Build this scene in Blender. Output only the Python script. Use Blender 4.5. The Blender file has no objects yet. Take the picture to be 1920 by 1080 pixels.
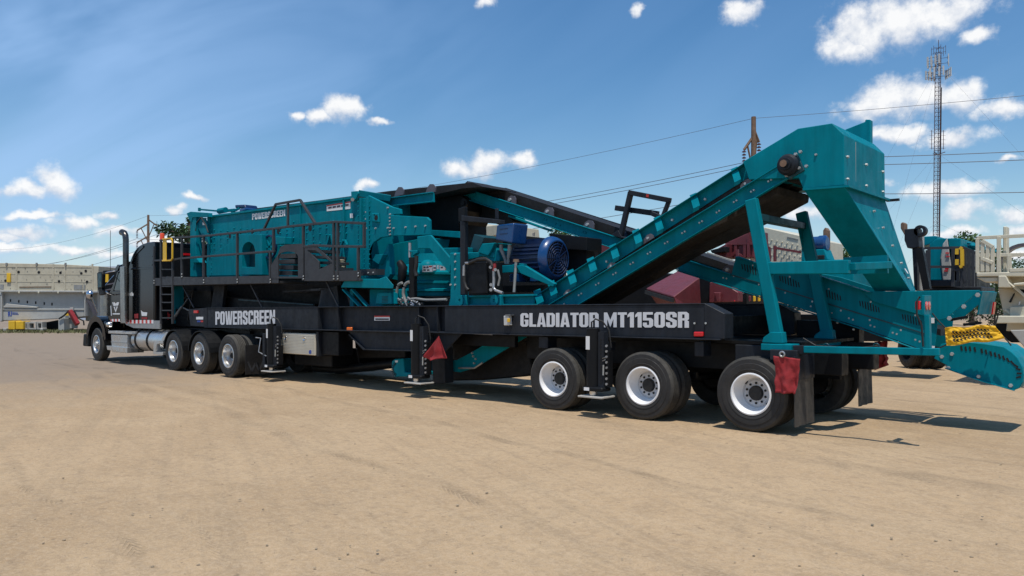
import bpy, math, random
from mathutils import Vector, Matrix, noise
R = math.radians
random.seed(7)
# ------------------------------------------------------------------ camera, sky, sun, exposure
F, HX, HY = 1500.0, 960.0, 573.0                      # focal length (px of a 1920 frame), principal column, horizon row
CAM = (4.72, -10.63, 1.745)
YAW = math.atan2(.652, .758)
FW = (-math.sin(YAW), math.cos(YAW)); RT = (math.cos(YAW), math.sin(YAW))
sc = bpy.context.scene
col = sc.collection
cd = bpy.data.cameras.new('camera'); cam = bpy.data.objects.new('camera', cd); col.objects.link(cam)
cam.location = CAM; cam.rotation_euler = (R(90), 0, YAW)
cd.sensor_width = 36; cd.lens = F / 1920 * 36; cd.shift_y = (HY - 540) / 1920
cd.clip_start = .1; cd.clip_end = 20000
sc.camera = cam
SUN = Vector((.25, -.23, 1)).normalized()
SKY_STRENGTH = .085
world = bpy.data.worlds.new('World'); sc.world = world; world.use_nodes = True
sl = bpy.data.lights.new('sun', 'SUN'); so = bpy.data.objects.new('sun', sl); col.objects.link(so)
sl.energy = 4.0; sl.angle = R(.53); sl.color = (1, .955, .88)
so.location = (0, 0, 60); so.rotation_euler = SUN.to_track_quat('Z', 'Y').to_euler()
sc.view_settings.view_transform = 'Standard'; sc.view_settings.look = 'None'
sc.view_settings.exposure = 0.0; sc.view_settings.gamma = 1.0; sc.view_settings.use_curve_mapping = False
sc.cycles.max_bounces = 4
world.cycles.sampling_method = 'MANUAL'; world.cycles.sample_map_resolution = 256

class N:                                               # tiny node-graph helper
    def __init__(s, nt): s.nt = nt
    def __call__(s, typ, **kw):
        n = s.nt.nodes.new(typ)
        ins = kw.pop('i', {})
        for k, v in kw.items(): setattr(n, k, v)
        for k, v in ins.items():
            if hasattr(v, 'node'): s.nt.links.new(v, n.inputs[k])
            else: n.inputs[k].default_value = v
        return n
    def m(s, op, a, b=0.0, c=None, clamp=False):
        d = {0: a, 1: b}
        if c is not None: d[2] = c
        return s('ShaderNodeMath', operation=op, use_clamp=clamp, i=d).outputs[0]
    def v(s, op, a, b=(0, 0, 0)):
        n = s('ShaderNodeVectorMath', operation=op, i={0: a, 1: b})
        return n.outputs['Value'] if op in ('LENGTH', 'DOT_PRODUCT') else n.outputs[0]
    def mix(s, f, a, b, blend='MIX'):
        n = s('ShaderNodeMix', data_type='RGBA', blend_type=blend, i={0: f, 6: a, 7: b}); return n.outputs[2]
    def ramp(s, f, lo, hi, a=0.0, b=1.0, smooth=True):
        n = s('ShaderNodeMapRange', interpolation_type='SMOOTHSTEP' if smooth else 'LINEAR', i={0: f, 1: lo, 2: hi, 3: a, 4: b}); return n.outputs[0]
    def noise(s, vec, scale, det=4, rough=.55, dist=0.0):
        n = s('ShaderNodeTexNoise', i={'Scale': scale, 'Detail': det, 'Roughness': rough, 'Distortion': dist})
        if vec is not None: s.nt.links.new(vec, n.inputs['Vector'])
        return n.outputs[0]

def build_world():
    nt = world.node_tree; nt.nodes.clear(); n = N(nt)
    sky = n('ShaderNodeTexSky', sky_type='NISHITA', sun_disc=False, sun_elevation=math.asin(SUN.z),
            sun_rotation=math.atan2(SUN.x, SUN.y), altitude=300, air_density=1.15, dust_density=.25, ozone_density=3.0)
    hs = n('ShaderNodeHueSaturation', i={'Saturation': 1.27, 'Value': 1.36, 'Color': sky.outputs[0]})
    tc = n('ShaderNodeTexCoord').outputs['Generated']
    sp = n('ShaderNodeSeparateXYZ', i={0: tc})
    # azimuth relative to north-west, and elevation, in units of tan-like radians
    az = n.m('ARCTAN2', sp.outputs[0], sp.outputs[1]); el = n.m('ARCSINE', sp.outputs[2])
    p = n('ShaderNodeCombineXYZ', i={0: az, 1: el, 2: 0.0}).outputs[0]
    nv = n('ShaderNodeTexNoise', i={'Scale': 22.0, 'Detail': 5.0, 'Roughness': .55, 'Vector': p})
    off = n.v('MULTIPLY', n.v('SUBTRACT', nv.outputs['Color'], (.5, .5, .5)), (.06, .035, 0))
    q = n.v('ADD', p, off)
    def dirc(px, py):
        a = (px - HX) / F; b = (HY - py) / F
        x = FW[0] + a * RT[0]; y = FW[1] + a * RT[1]; l = math.sqrt(x * x + y * y + b * b)
        return math.atan2(x, y), math.asin(b / l)
    C = [(1620,60,75,45),(1690,40,100,48),(1770,22,80,34),(1590,85,50,30),(1830,68,36,16),(1395,22,38,22),(1188,14,14,12),(905,4,20,12),
         (640,203,40,26),(600,220,30,16),(556,220,16,10),(709,229,24,8),(865,312,48,18),(915,302,40,22),(978,306,34,17),(692,345,22,9),
         (98,345,38,28),(40,362,50,16),(1665,188,70,36),(1735,180,60,34),(1800,182,48,26),(1640,205,70,22),(1780,255,60,16),(1690,250,60,14),
         (1880,205,50,14),(1775,352,72,18),(1805,392,48,20),(1895,400,40,18),(1790,436,44,12),(1515,395,46,14),(1910,430,40,12),
         (140,421,40,12),(40,440,70,14),(300,455,60,12),(130,470,90,10),(230,437,50,9),(325,395,18,8),(60,405,60,7),(1560,520,60,14),(240,480,60,8),
         (360,372,24,7),(20,470,60,9),(1890,300,22,8),(1400,360,30,10),(1630,345,40,10),(10,452,50,12),(200,408,30,6),(1900,470,60,14),(1330,430,60,10)]
    f = fv = None; qy = n('ShaderNodeSeparateXYZ', i={0: q}).outputs[1]
    for px, py, a, b in C:
        ca, ce = dirc(px, py)
        k = math.cos(math.atan((px - HX) / F)) ** 2
        d = n.v('LENGTH', n.v('MULTIPLY', n.v('SUBTRACT', q, (ca, ce, 0)), (F / (a * 1.35) / k, F / (b * 1.35) / math.sqrt(k), 0)))
        vv = n.m('MULTIPLY_ADD', qy, F / (b * 1.35), -ce * F / (b * 1.35))
        if f is None: f, fv = d, vv
        else:
            nv_ = n('ShaderNodeMix', data_type='FLOAT', i={0: n.m('LESS_THAN', d, f), 2: fv, 3: vv}).outputs[0]
            f = n.m('MINIMUM', f, d); fv = nv_
    # outside the frame the same broken cumulus goes on as a random field
    far = n.noise(n.v('MULTIPLY', p, (1, 1.6, 1)), 7.0, 3, .5)
    out = n.m('GREATER_THAN', n.m('ABSOLUTE', n.m('SUBTRACT', az, dirc(960, 0)[0])), .60)
    hi = n.m('GREATER_THAN', el, dirc(960, -30)[1])
    outside = n.m('MAXIMUM', out, hi)
    fo = n.ramp(far, .56, .72, 1.1, .25)
    f = n('ShaderNodeMix', data_type='FLOAT', i={0: outside, 2: f, 3: fo}).outputs[0]
    body = n.m('SUBTRACT', 1.0, f)
    n1 = n.noise(p, 34.0, 5, .62)
    n2 = n.noise(n.v('ADD', p, (.006, .018, 0)), 34.0, 5, .62)
    dens = n.m('ADD', body, n.m('MULTIPLY', n.m('SUBTRACT', n1, .5), 1.35))
    mask = n.ramp(dens, -.02, .72)
    lit = n.m('ADD', .74, n.m('MULTIPLY', n.m('SUBTRACT', n1, n2), 1.7))
    lit = n.m('MULTIPLY', n.m('ADD', lit, n.m('MULTIPLY', n.ramp(body, .25, 1.0), .2)), n.ramp(n.m('ADD', fv, n.m('MULTIPLY', n.m('SUBTRACT', n1, .5), .9)), -.9, .15, .35, 1.0), clamp=True)
    cc = n.mix(lit, (5.4, 6.4, 8.2, 1), (11.8, 11.8, 11.8, 1))
    # thin high cirrus, denser to the west
    cv = n.v('MULTIPLY', n('ShaderNodeVectorRotate', rotation_type='Z_AXIS', i={'Vector': p, 'Angle': R(-28)}).outputs[0], (1.0, 3.4, 1))
    cn = n.noise(cv, 2.6, 4, .5, .6)
    west = n.ramp(az, dirc(60, 300)[0], dirc(1050, 300)[0], 1.0, .14)
    cir = n.m('ADD', n.m('MULTIPLY', n.ramp(cn, .34, .70), n.m('MULTIPLY', west, .50)), n.m('MULTIPLY', n.m('MULTIPLY', west, west), .16))
    low = n.ramp(el, 0.0, .16, .42, 0.0)
    veil = n.m('MAXIMUM', cir, low)
    c1 = n.mix(veil, hs.outputs[0], (4.6, 7.2, 11.4, 1))
    c2 = n.mix(n.m('MULTIPLY', mask, .95), c1, cc)
    bg = n('ShaderNodeBackground', i={0: c2, 1: SKY_STRENGTH})
    o = n('ShaderNodeOutputWorld'); nt.links.new(bg.outputs[0], o.inputs[0])
build_world()

# ------------------------------------------------------------------ materials
M = {}
def mat(name, c, rough=.45, metal=0.0, var=.12, vs=3.0, dust=0.0, bump=0.0, bs=60, coat=0.0, spec=.5, dustc=(.33, .26, .18), emit=None, flat=False, streak=0.0):
    m = bpy.data.materials.new(name); m.use_nodes = True; nt = m.node_tree; nt.nodes.clear(); n = N(nt)
    b = n('ShaderNodeBsdfPrincipled'); o = n('ShaderNodeOutputMaterial'); nt.links.new(b.outputs[0], o.inputs[0])
    g = n('ShaderNodeNewGeometry'); pos = g.outputs['Position']
    a = n.noise(pos, vs, 5, .6)
    k = n.ramp(a, .3, .7, 1 - var, 1 + var)
    cl = n.v('SCALE', (c[0], c[1], c[2])); nt.links.new(k, cl.node.inputs['Scale'])
    cl = cl
    if streak:
        sv = n.v('MULTIPLY', pos, (7.0, 7.0, .55)); k2 = n.ramp(n.noise(sv, 1.0, 4, .65), .35, .68, 1 - streak, 1 + streak * .6)
        cs = n.v('SCALE', cl); nt.links.new(k2, cs.node.inputs['Scale']); cl = cs
    if dust:
        d1 = n.noise(pos, 1.3, 6, .7); d2 = n.noise(pos, 19.0, 4, .7)
        df = n.m('MULTIPLY', n.ramp(n.m('ADD', n.m('MULTIPLY', d1, .6), n.m('MULTIPLY', d2, .4)), .36, .68), dust)
        cl = n.mix(df, cl, (*dustc, 1))
    nt.links.new(cl, b.inputs['Base Color'])
    if flat: b.inputs['Roughness'].default_value = rough
    else:
        rr = n.ramp(n.noise(pos, vs * 3.1, 4, .6), .3, .7, max(.03, rough - .09), min(1, rough + .12)); nt.links.new(rr, b.inputs['Roughness'])
    b.inputs['Metallic'].default_value = metal; b.inputs['Coat Weight'].default_value = coat; b.inputs['Coat Roughness'].default_value = .08
    b.inputs['Specular IOR Level'].default_value = spec
    if bump:
        bn = n('ShaderNodeBump', i={'Strength': bump, 'Distance': .01, 'Height': n.noise(pos, bs, 3, .6)}); nt.links.new(bn.outputs[0], b.inputs['Normal'])
    if emit:
        b.inputs['Emission Color'].default_value = (*emit[:3], 1); b.inputs['Emission Strength'].default_value = emit[3]
    M[name] = m; return m
mat('teal', (.0, .180, .230), .45, var=.09, vs=1.4, dust=.02, spec=.06, streak=.11, dustc=(.16, .22, .22))
mat('charcoal', (.015, .019, .026), .5, var=.14, dust=.02, spec=.2, streak=.2)
mat('rail', (.034, .036, .041), .5, var=.12, dust=.02, spec=.35)
mat('blackpaint', (.005, .006, .0075), .5, var=.15, dust=.01, spec=.2)
mat('truckpaint', (.0035, .004, .0055), .14, var=.0, spec=.26, flat=True)
mat('belt', (.010, .010, .011), .65, var=.25, dust=.03, bump=.2, spec=.3)
mat('beltdusty', (.022, .020, .019), .75, var=.25, dust=.08, bump=.2, spec=.3)
mat('tyre', (.014, .014, .0145), .72, var=.2, dust=.12, bump=.25, bs=90, dustc=(.16, .14, .11))
mat('tread', (.034, .033, .030), .85, var=.2, dust=.3, bump=.2, bs=70, dustc=(.15, .13, .10))
mat('whiterim', (.80, .80, .80), .35, var=.04, dust=.06)
mat('rimdiscshade', (.50, .51, .53), .42, var=.05, dust=.1)  # white rim greyed: shade of the recessed disc put into the colour
mat('alu', (.60, .60, .59), .33, metal=.85, var=.05, vs=1.5)
mat('boxalu', (.62, .575, .48), .42, metal=.35, var=.04, spec=.3)
mat('chrome', (.62, .62, .62), .16, metal=1, var=.05)
mat('stackmetal', (.10, .095, .09), .28, metal=.9, var=.2, vs=4)
mat('shieldmetal', (.30, .30, .29), .3, metal=.9, var=.1)
mat('steel', (.36, .36, .36), .4, metal=.7, var=.12)
mat('bolt', (.42, .43, .42), .4, metal=.5, var=.1)
mat('hole', (.005, .005, .006), .8, var=0)
mat('darkgreen', (.0, .045, .06), .45, var=.1)
mat('motorblue', (.004, .05, .17), .3, var=.08, coat=.2)
mat('motordark', (.004, .02, .075), .4, var=.1)
mat('lettering', (.60, .61, .63), .4, var=.05)
mat('whitedecal', (.75, .75, .74), .5, var=.05)
mat('inkred', (.5, .03, .02), .5, var=.05)
mat('inkdark', (.06, .06, .07), .5, var=.05)
mat('inkblue', (.02, .06, .3), .5, var=.05)
mat('lampred', (.55, .008, .012), .18, var=.05, coat=.5)
mat('lampamber', (.75, .14, .01), .25, var=.05, coat=.4)
mat('beacon', (.70, .07, .012), .25, var=.05, coat=.4)
mat('yellow', (.70, .42, .02), .45, var=.08)
mat('bannercloth', (.80, .44, .012), .7, var=.1, bump=.2)
mat('ink', (.012, .012, .012), .6, var=.1)
mat('flagmesh', (.27, .018, .022), .85, var=.2, vs=9, bump=.3)
mat('rubberflap', (.025, .024, .023), .6, var=.2, dust=.10)
mat('glass', (.018, .04, .045), .05, var=.0, spec=.5)
mat('maroon', (.125, .020, .026), .5, var=.12, dust=.10, dustc=(.25, .12, .11))
mat('beigemachine', (.47, .43, .33), .6, var=.08, dust=.3, dustc=(.45, .37, .25), spec=.2)
mat('greymachine', (.40, .40, .375), .55, var=.06, dust=.15, spec=.2)
mat('greyblock', (.40, .39, .36), .8, var=.15, dust=.3)
mat('cream', (.60, .56, .43), .5, var=.06, dust=.15)
mat('concrete', (.42, .40, .36), .85, var=.15, dust=.2)
mat('redpaint', (.26, .02, .022), .4, var=.1)
mat('wood', (.16, .10, .065), .85, var=.25, vs=6)
mat('insulator', (.07, .03, .04), .3, var=.1)
mat('wire', (.10, .10, .11), .5, var=.0)
mat('galv', (.11, .10, .115), .5, metal=.3, var=.1)
mat('towerpaint', (.085, .052, .058), .6, var=.1)
mat('antennapanel', (.50, .50, .48), .5, var=.1)
mat('hosegrey', (.22, .22, .21), .5, var=.2)
mat('roofmetal', (.42, .47, .55), .4, var=.05)
mat('bark', (.10, .07, .05), .9, var=.3)
def leafmat(name, c):
    m = mat(name, c, .6, var=.45, vs=.9, spec=.3)
    return m
leafmat('leafdark', (.035, .070, .022)); leafmat('leaf', (.055, .105, .03)); leafmat('grassy', (.13, .13, .055))

def ground_mat():
    m = bpy.data.materials.new('dirt'); m.use_nodes = True; nt = m.node_tree; nt.nodes.clear(); n = N(nt)
    b = n('ShaderNodeBsdfPrincipled'); o = n('ShaderNodeOutputMaterial'); nt.links.new(b.outputs[0], o.inputs[0])
    pos = n('ShaderNodeNewGeometry').outputs['Position']
    rot = n('ShaderNodeVectorRotate', rotation_type='Z_AXIS', i={'Vector': pos, 'Angle': R(27)}).outputs[0]
    rot2 = n('ShaderNodeVectorRotate', rotation_type='Z_AXIS', i={'Vector': pos, 'Angle': R(11)}).outputs[0]
    big = n.noise(pos, .11, 4, .55); mid = n.noise(pos, .7, 6, .62); fine = n.noise(pos, 9, 6, .7); grit = n.noise(pos, 70, 3, .7)
    s1 = n.noise(n.v('MULTIPLY', rot, (.10, 4.6, 1)), 1.0, 6, .68, .3)
    s2 = n.noise(n.v('MULTIPLY', rot2, (.10, 3.0, 1)), 1.0, 5, .64, .4)
    sr = n('ShaderNodeSeparateXYZ', i={0: rot2})
    # tyre lanes: bands across rot2.y that wander slowly, each printed with a bar tread
    lanew = n.m('ADD', sr.outputs[1], n.m('MULTIPLY', n.noise(pos, .16, 2, .5), 1.6))
    band = n.ramp(n.noise(n('ShaderNodeCombineXYZ', i={0: n.m('MULTIPLY', sr.outputs[0], .02), 1: n.m('MULTIPLY', lanew, 1.5), 2: 0.0}).outputs[0], 1.0, 2, .5), .55, .63)
    tread = n.m('SINE', n.m('ADD', n.m('MULTIPLY', sr.outputs[0], 62.0), n.m('MULTIPLY', n.m('PINGPONG', lanew, .11), 160.0)))
    wear = n.ramp(n.noise(pos, 1.1, 4, .6), .46, .62)
    tr = n.m('MULTIPLY', n.m('MULTIPLY', band, wear), n.ramp(tread, -.2, .8))
    c = n.mix(n.ramp(big, .35, .65), (.385, .266, .152, 1), (.470, .330, .194, 1))
    c = n.mix(n.m('MULTIPLY', n.ramp(mid, .38, .68), .50), c, (.53, .386, .235, 1))
    c = n.mix(n.m('MULTIPLY', n.ramp(n.noise(pos, 2.3, 6, .68), .50, .72), .42), c, (.285, .205, .125, 1))
    c = n.mix(n.m('MULTIPLY', n.ramp(s1, .46, .68), .34), c, (.295, .217, .136, 1))
    c = n.mix(n.m('MULTIPLY', n.ramp(s2, .50, .74), .38), c, (.53, .39, .24, 1))
    c = n.mix(n.m('MULTIPLY', band, .22), c, (.30, .22, .14, 1))
    c = n.mix(n.m('MULTIPLY', tr, .38), c, (.22, .16, .10, 1))
    c = n.mix(n.m('MULTIPLY', n.ramp(n.noise(pos, 4.2, 5, .7), .54, .66), .24), c, (.26, .19, .125, 1))
    c = n.mix(n.m('MULTIPLY', n.ramp(fine, .46, .62), .30), c, (.27, .198, .13, 1))
    c = n.mix(n.m('MULTIPLY', n.ramp(n.noise(pos, 26, 4, .7), .44, .62), .34), c, (.56, .425, .285, 1))
    c = n.mix(n.m('MULTIPLY', n.ramp(grit, .47, .64), .28), c, (.23, .17, .115, 1))
    c = n.mix(n.m('MULTIPLY', n.ramp(n.noise(pos, 11, 2, .5), .69, .73), .45), c, (.15, .11, .075, 1))
    # greyer, compacted lane at the far end of the yard
    sp = n('ShaderNodeSeparateXYZ', i={0: pos})
    lane = n.ramp(n.m('ADD', n.m('MULTIPLY', sp.outputs[0], -.05), n.m('MULTIPLY', mid, .5)), .70, 1.25)
    c = n.mix(n.m('MULTIPLY', lane, .85), c, (.235, .190, .150, 1))
    nt.links.new(c, b.inputs['Base Color'])
    b.inputs['Roughness'].default_value = .95; b.inputs['Specular IOR Level'].default_value = .15
    h = n.m('ADD', n.m('MULTIPLY', fine, .6), n.m('ADD', n.m('MULTIPLY', grit, .35), n.m('ADD', n.m('MULTIPLY', s1, .3), n.m('ADD', n.m('MULTIPLY', s2, .8), n.m('MULTIPLY', tr, -.35)))))
    bn = n('ShaderNodeBump', i={'Strength': .8, 'Distance': .035, 'Height': h}); nt.links.new(bn.outputs[0], b.inputs['Normal'])
    M['dirt'] = m
ground_mat()
def stone_mat():
    mat('stone', (.30, .24, .165), .95, var=.4, vs=8, spec=.2)
stone_mat()

# ------------------------------------------------------------------ geometry helpers
class Fr:
    """A thing's own upright frame: origin on the ground, x along the thing, y away from the viewer's side."""
    def __init__(s, ox=0.0, oy=0.0, th=0.0, oz=0.0):
        s.o = (ox, oy, oz); s.th = th
        c, si = math.cos(-th), math.sin(-th)
        rot = lambda v: (c * v[0] - si * v[1], si * v[0] + c * v[1])
        s.cam = rot((CAM[0] - ox, CAM[1] - oy)); s.fw = rot(FW); s.rt = rot(RT)
    def P(s, px, py, Y):
        a = (px - HX) / F
        dx = s.fw[0] + a * s.rt[0]; dy = s.fw[1] + a * s.rt[1]; t = (Y - s.cam[1]) / dy
        return Vector((s.cam[0] + dx * t, Y, CAM[2] - s.o[2] - (py - HY) / F * t))
    def PX(s, px, py, X):
        a = (px - HX) / F
        dx = s.fw[0] + a * s.rt[0]; dy = s.fw[1] + a * s.rt[1]; t = (X - s.cam[0]) / dx
        return Vector((X, s.cam[1] + dy * t, CAM[2] - s.o[2] - (py - HY) / F * t))
    def pts(s, l, Y): return [s.P(x, y, Y) for x, y in l]
def ground_at(px, py, z=0.0):
    d = F * (CAM[2] - z) / (py - HY); a = (px - HX) / F * d
    return Vector((CAM[0] + FW[0] * d + RT[0] * a, CAM[1] + FW[1] * d + RT[1] * a, z))
def at_depth(px, py, d):
    a = (px - HX) / F * d
    return Vector((CAM[0] + FW[0] * d + RT[0] * a, CAM[1] + FW[1] * d + RT[1] * a, CAM[2] - (py - HY) / F * d))
T = Fr()
V = Vector
class MB:
    def __init__(s): s.v = []; s.f = []; s.mi = []; s.cur = 0
    def mat(s, i): s.cur = i; return s
    def add(s, vs, fs):
        o = len(s.v); s.v += [tuple(v) for v in vs]; s.f += [tuple(i + o for i in f) for f in fs]; s.mi += [s.cur] * len(fs); return s
    def prism(s, pts, d):
        n = len(pts); d = V(d); a = [V(p) for p in pts]; b = [p + d for p in a]
        return s.add(a + b, [tuple(range(n))[::-1], tuple(range(n, 2 * n))] + [(i, (i + 1) % n, n + (i + 1) % n, n + i) for i in range(n)])
    def loft(s, A, B, cap=True):
        n = len(A)
        return s.add(list(A) + list(B), ([tuple(range(n))[::-1], tuple(range(n, 2 * n))] if cap else []) + [(i, (i + 1) % n, n + (i + 1) % n, n + i) for i in range(n)])
    def box(s, x0, x1, y0, y1, z0, z1):
        return s.prism([(x0, y0, z0), (x1, y0, z0), (x1, y0, z1), (x0, y0, z1)], (0, y1 - y0, 0))
    def bar(s, p, q, w, h=None, up=(0, 1, 0)):
        h = h or w; p, q = V(p), V(q); d = (q - p).normalized(); u = V(up)
        if abs(d.dot(u)) > .95: u = V((1, 0, 0))
        a = d.cross(u).normalized(); u = a.cross(d)
        c = [p + a * x * h / 2 + u * y * w / 2 for x, y in ((-1, -1), (1, -1), (1, 1), (-1, 1))]
        return s.prism(c, q - p)
    def cyl(s, p, q, r, n=12, r2=None):
        p, q = V(p), V(q); d = (q - p).normalized(); u = V((0, 0, 1)) if abs(d.z) < .9 else V((1, 0, 0))
        a = d.cross(u).normalized(); b = a.cross(d); r2 = r if r2 is None else r2
        A = [p + (a * math.cos(t) + b * math.sin(t)) * r for t in [2 * math.pi * i / n for i in range(n)]]
        B = [q + (a * math.cos(t) + b * math.sin(t)) * r2 for t in [2 * math.pi * i / n for i in range(n)]]
        return s.loft(A, B)
    def tube(s, pts, r, n=8):
        pts = [V(p) for p in pts]; rings = []
        for i, p in enumerate(pts):
            d = (pts[min(i + 1, len(pts) - 1)] - pts[max(i - 1, 0)]).normalized()
            u = V((0, 0, 1)) if abs(d.z) < .9 else V((1, 0, 0))
            a = d.cross(u).normalized(); b = a.cross(d); rr = r[i] if isinstance(r, (list, tuple)) else r
            rings.append([p + (a * math.cos(t) + b * math.sin(t)) * rr for t in [2 * math.pi * k / n for k in range(n)]])
        o = len(s.v); vs = [v for rg in rings for v in rg]; fs = []
        for i in range(len(rings) - 1):
            for k in range(n): fs.append((i * n + k, i * n + (k + 1) % n, (i + 1) * n + (k + 1) % n, (i + 1) * n + k))
        fs += [tuple(range(n))[::-1], tuple(range((len(rings) - 1) * n, len(rings) * n))]
        return s.add(vs, fs)
    def lathe(s, c, prof, axis='Y', n=32):             # prof: (radius, offset along axis)
        c = V(c); vs = []; fs = []
        for r, h in prof:
            for k in range(n):
                t = 2 * math.pi * k / n; x, y = r * math.cos(t), r * math.sin(t)
                vs.append(c + (V((x, h, y)) if axis == 'Y' else V((h, x, y)) if axis == 'X' else V((x, y, h))))
        for i in range(len(prof) - 1):
            for k in range(n): fs.append((i * n + k, i * n + (k + 1) % n, (i + 1) * n + (k + 1) % n, (i + 1) * n + k))
        return s.add(vs, fs)
    def ring(s, inner, outer, d):                      # plate with a hole: matched loops
        n = len(inner); d = V(d); a = [V(p) for p in inner]; b = [V(p) for p in outer]
        vs = a + b + [p + d for p in a] + [p + d for p in b]; fs = []
        for i in range(n):
            j = (i + 1) % n
            fs += [(i, j, n + j, n + i), (2 * n + j, 2 * n + i, 3 * n + i, 3 * n + j), (j, i, 2 * n + i, 2 * n + j), (n + i, n + j, 3 * n + j, 3 * n + i)]
        return s.add(vs, fs)
    def bolt(s, p, r=.02, h=.012, axis=(0, -1, 0), n=6):
        return s.cyl(p, V(p) + V(axis) * h, r, n, r * .8)
    def build(s, name, mats, parent=None, bevel=0.0, smooth=None, label=None, kind=None, seg=1):
        me = bpy.data.meshes.new(name); me.from_pydata(s.v, [], s.f)
        ms = mats if isinstance(mats, (list, tuple)) else [mats]
        for m in ms: me.materials.append(M[m])
        me.polygons.foreach_set('material_index', s.mi)
        import bmesh as _b
        bm = _b.new(); bm.from_mesh(me); _b.ops.recalc_face_normals(bm, faces=bm.faces); bm.to_mesh(me); bm.free()
        if smooth:
            me.polygons.foreach_set('use_smooth', [True] * len(me.polygons)); me.set_sharp_from_angle(angle=R(smooth))
        o = bpy.data.objects.new(name, me); col.objects.link(o)
        if parent: o.parent = parent
        if bevel:
            b = o.modifiers.new('bevel', 'BEVEL'); b.width = bevel; b.segments = seg; b.limit_method = 'ANGLE'; b.angle_limit = R(35); b.use_clamp_overlap = True
        if label: o['label'] = label
        if kind: o['kind'] = kind
        return o
def thing(name, label, cat, fr=None, group=None, loc=None):
    o = bpy.data.objects.new(name, None); col.objects.link(o)
    if fr: o.location = fr.o; o.rotation_euler = (0, 0, fr.th)
    if loc is not None: o.location = loc
    o['label'] = label; o['category'] = cat
    if group: o['group'] = group
    return o
def tag(o, label, cat, group=None, kind=None):
    if label: o['label'] = label
    if cat: o['category'] = cat
    if group: o['group'] = group
    if kind: o['kind'] = kind
    return o
def copy_tree(o, parent=None):
    c = o.copy(); col.objects.link(c); c.parent = parent
    for ch in list(o.children): copy_tree(ch, c)
    return c
def crop(ox, oy, s): return lambda l: [(ox + x / s, oy + y / s) for x, y in l]
def _oct(x0, y0, x1, y1, c): return [(x0 + c, y0), (x1 - c, y0), (x1, y0 + c), (x1, y1 - c), (x1 - c, y1), (x0 + c, y1), (x0, y1 - c), (x0, y0 + c)]
def _glyphs():
    o = _oct(0, 0, .56, 1, .12); n = _oct(.22, .16, .34, .84, .03)
    rg = [[o[k], o[(k + 1) % 8], n[(k + 1) % 8], n[k]] for k in range(8)]       # bottom, br, right, tr, top, tl, left, bl
    q = lambda x0, y0, x1, y1: [(x0, y0), (x1, y0), (x1, y1), (x0, y1)]
    st = q(0, 0, .22, 1); O3, O4, N3, N2 = o[3], o[2], n[3], n[2]
    ur = [(.34, .66), (.56, .66), O3, N3]; lr = [N2, O4, (.56, .36), (.34, .36)]
    W1 = [[(0, 1), (.2, 1), (.27, .3), (.27, 0), (.13, 0)], [(.27, 0), (.40, 0), (.43, .5), (.43, 1), (.34, 1), (.27, .3)]]
    mir = lambda p, w: [(w - x, y) for x, y in p][::-1]
    A1 = [(0, 0), (.21, 0), (.30, .75), (.30, 1), (.17, 1)]
    G = {'O': (rg, .56), '0': (rg, .56), 'C': ([rg[k] for k in (0, 1, 3, 4, 5, 6, 7)] + [ur, lr], .56),
         'G': ([rg[k] for k in (0, 1, 3, 4, 5, 6, 7)] + [ur, [N2, O4, (.56, .52), (.34, .52)], q(.28, .40, .34, .52)], .56),
         'S': ([rg[k] for k in (0, 1, 3, 4, 5, 7)] + [ur, [(0, .55), (.34, .34), (.56, .46), (.22, .66)], [(.34, .34), N2, O4, (.56, .46)], [(0, .55), (.22, .66), n[6], o[6]], [o[7], n[7], (.22, .34), (0, .34)]], .56),
         '5': ([q(0, .84, .54, 1), q(0, .46, .2, .84), [(.2, .46), (.34, .46), (.44, .62), (.2, .62)], [(.34, .46), N2, O4, (.56, .5), (.44, .62)], rg[0], rg[1], rg[7], [o[7], n[7], (.22, .32), (0, .32)]], .56),
         'P': ([st, [(.22, .84), (.34, .84), (.44, 1), (.22, 1)], [(.34, .84), (.34, .58), (.56, .5), (.56, .88), (.44, 1)], [(.22, .42), (.46, .42), (.56, .5), (.34, .58), (.22, .58)]], .55),
         'R': ([st, [(.22, .84), (.34, .84), (.44, 1), (.22, 1)], [(.34, .84), (.34, .60), (.56, .54), (.56, .88), (.44, 1)], [(.22, .46), (.48, .46), (.56, .54), (.34, .60), (.22, .60)], [(.34, 0), (.56, 0), (.56, .40), (.48, .46), (.34, .46)]], .56),
         'E': ([st, q(.22, 0, .5, .17), q(.22, .42, .47, .58), q(.22, .83, .5, 1)], .49), 'L': ([st, q(.22, 0, .47, .17)], .46),
         'D': ([st, [(.22, .84), (.34, .84), (.42, 1), (.22, 1)], [(.34, .84), (.34, .16), (.42, 0), (.56, .14), (.56, .86), (.42, 1)], [(.22, 0), (.42, 0), (.34, .16), (.22, .16)]], .56),
         'I': ([q(0, 0, .23, 1)], .23), 'T': ([q(0, .84, .52, 1), q(.15, 0, .37, .84)], .50), 'J': ([q(.18, .3, .4, 1), [(0, 0), (.3, 0), (.4, .12), (.4, .3), (.18, .3), (.18, .16), (0, .16)]], .42),
         'N': ([q(0, 0, .2, 1), q(.38, 0, .58, 1), [(.2, 1), (.2, .6), (.38, 0), (.38, .4)]], .58),
         'M': ([q(0, 0, .19, 1), q(.55, 0, .74, 1), [(.19, .55), (.37, 0), (.37, .5), (.19, 1)], mir([(.19, .55), (.37, 0), (.37, .5), (.19, 1)], .74)], .74),
         'W': (W1 + [mir(p, .86) for p in W1], .84), 'A': ([A1, mir(A1, .6), [(.2304, .17), (.3696, .17), (.3516, .32), (.2484, .32)]], .58),
         '1': ([q(.14, 0, .36, 1), [(0, .66), (.14, .74), (.14, 1), (0, .82)]], .37), ' ': ([], .2)}
    return G
GLYPH = _glyphs()
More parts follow.
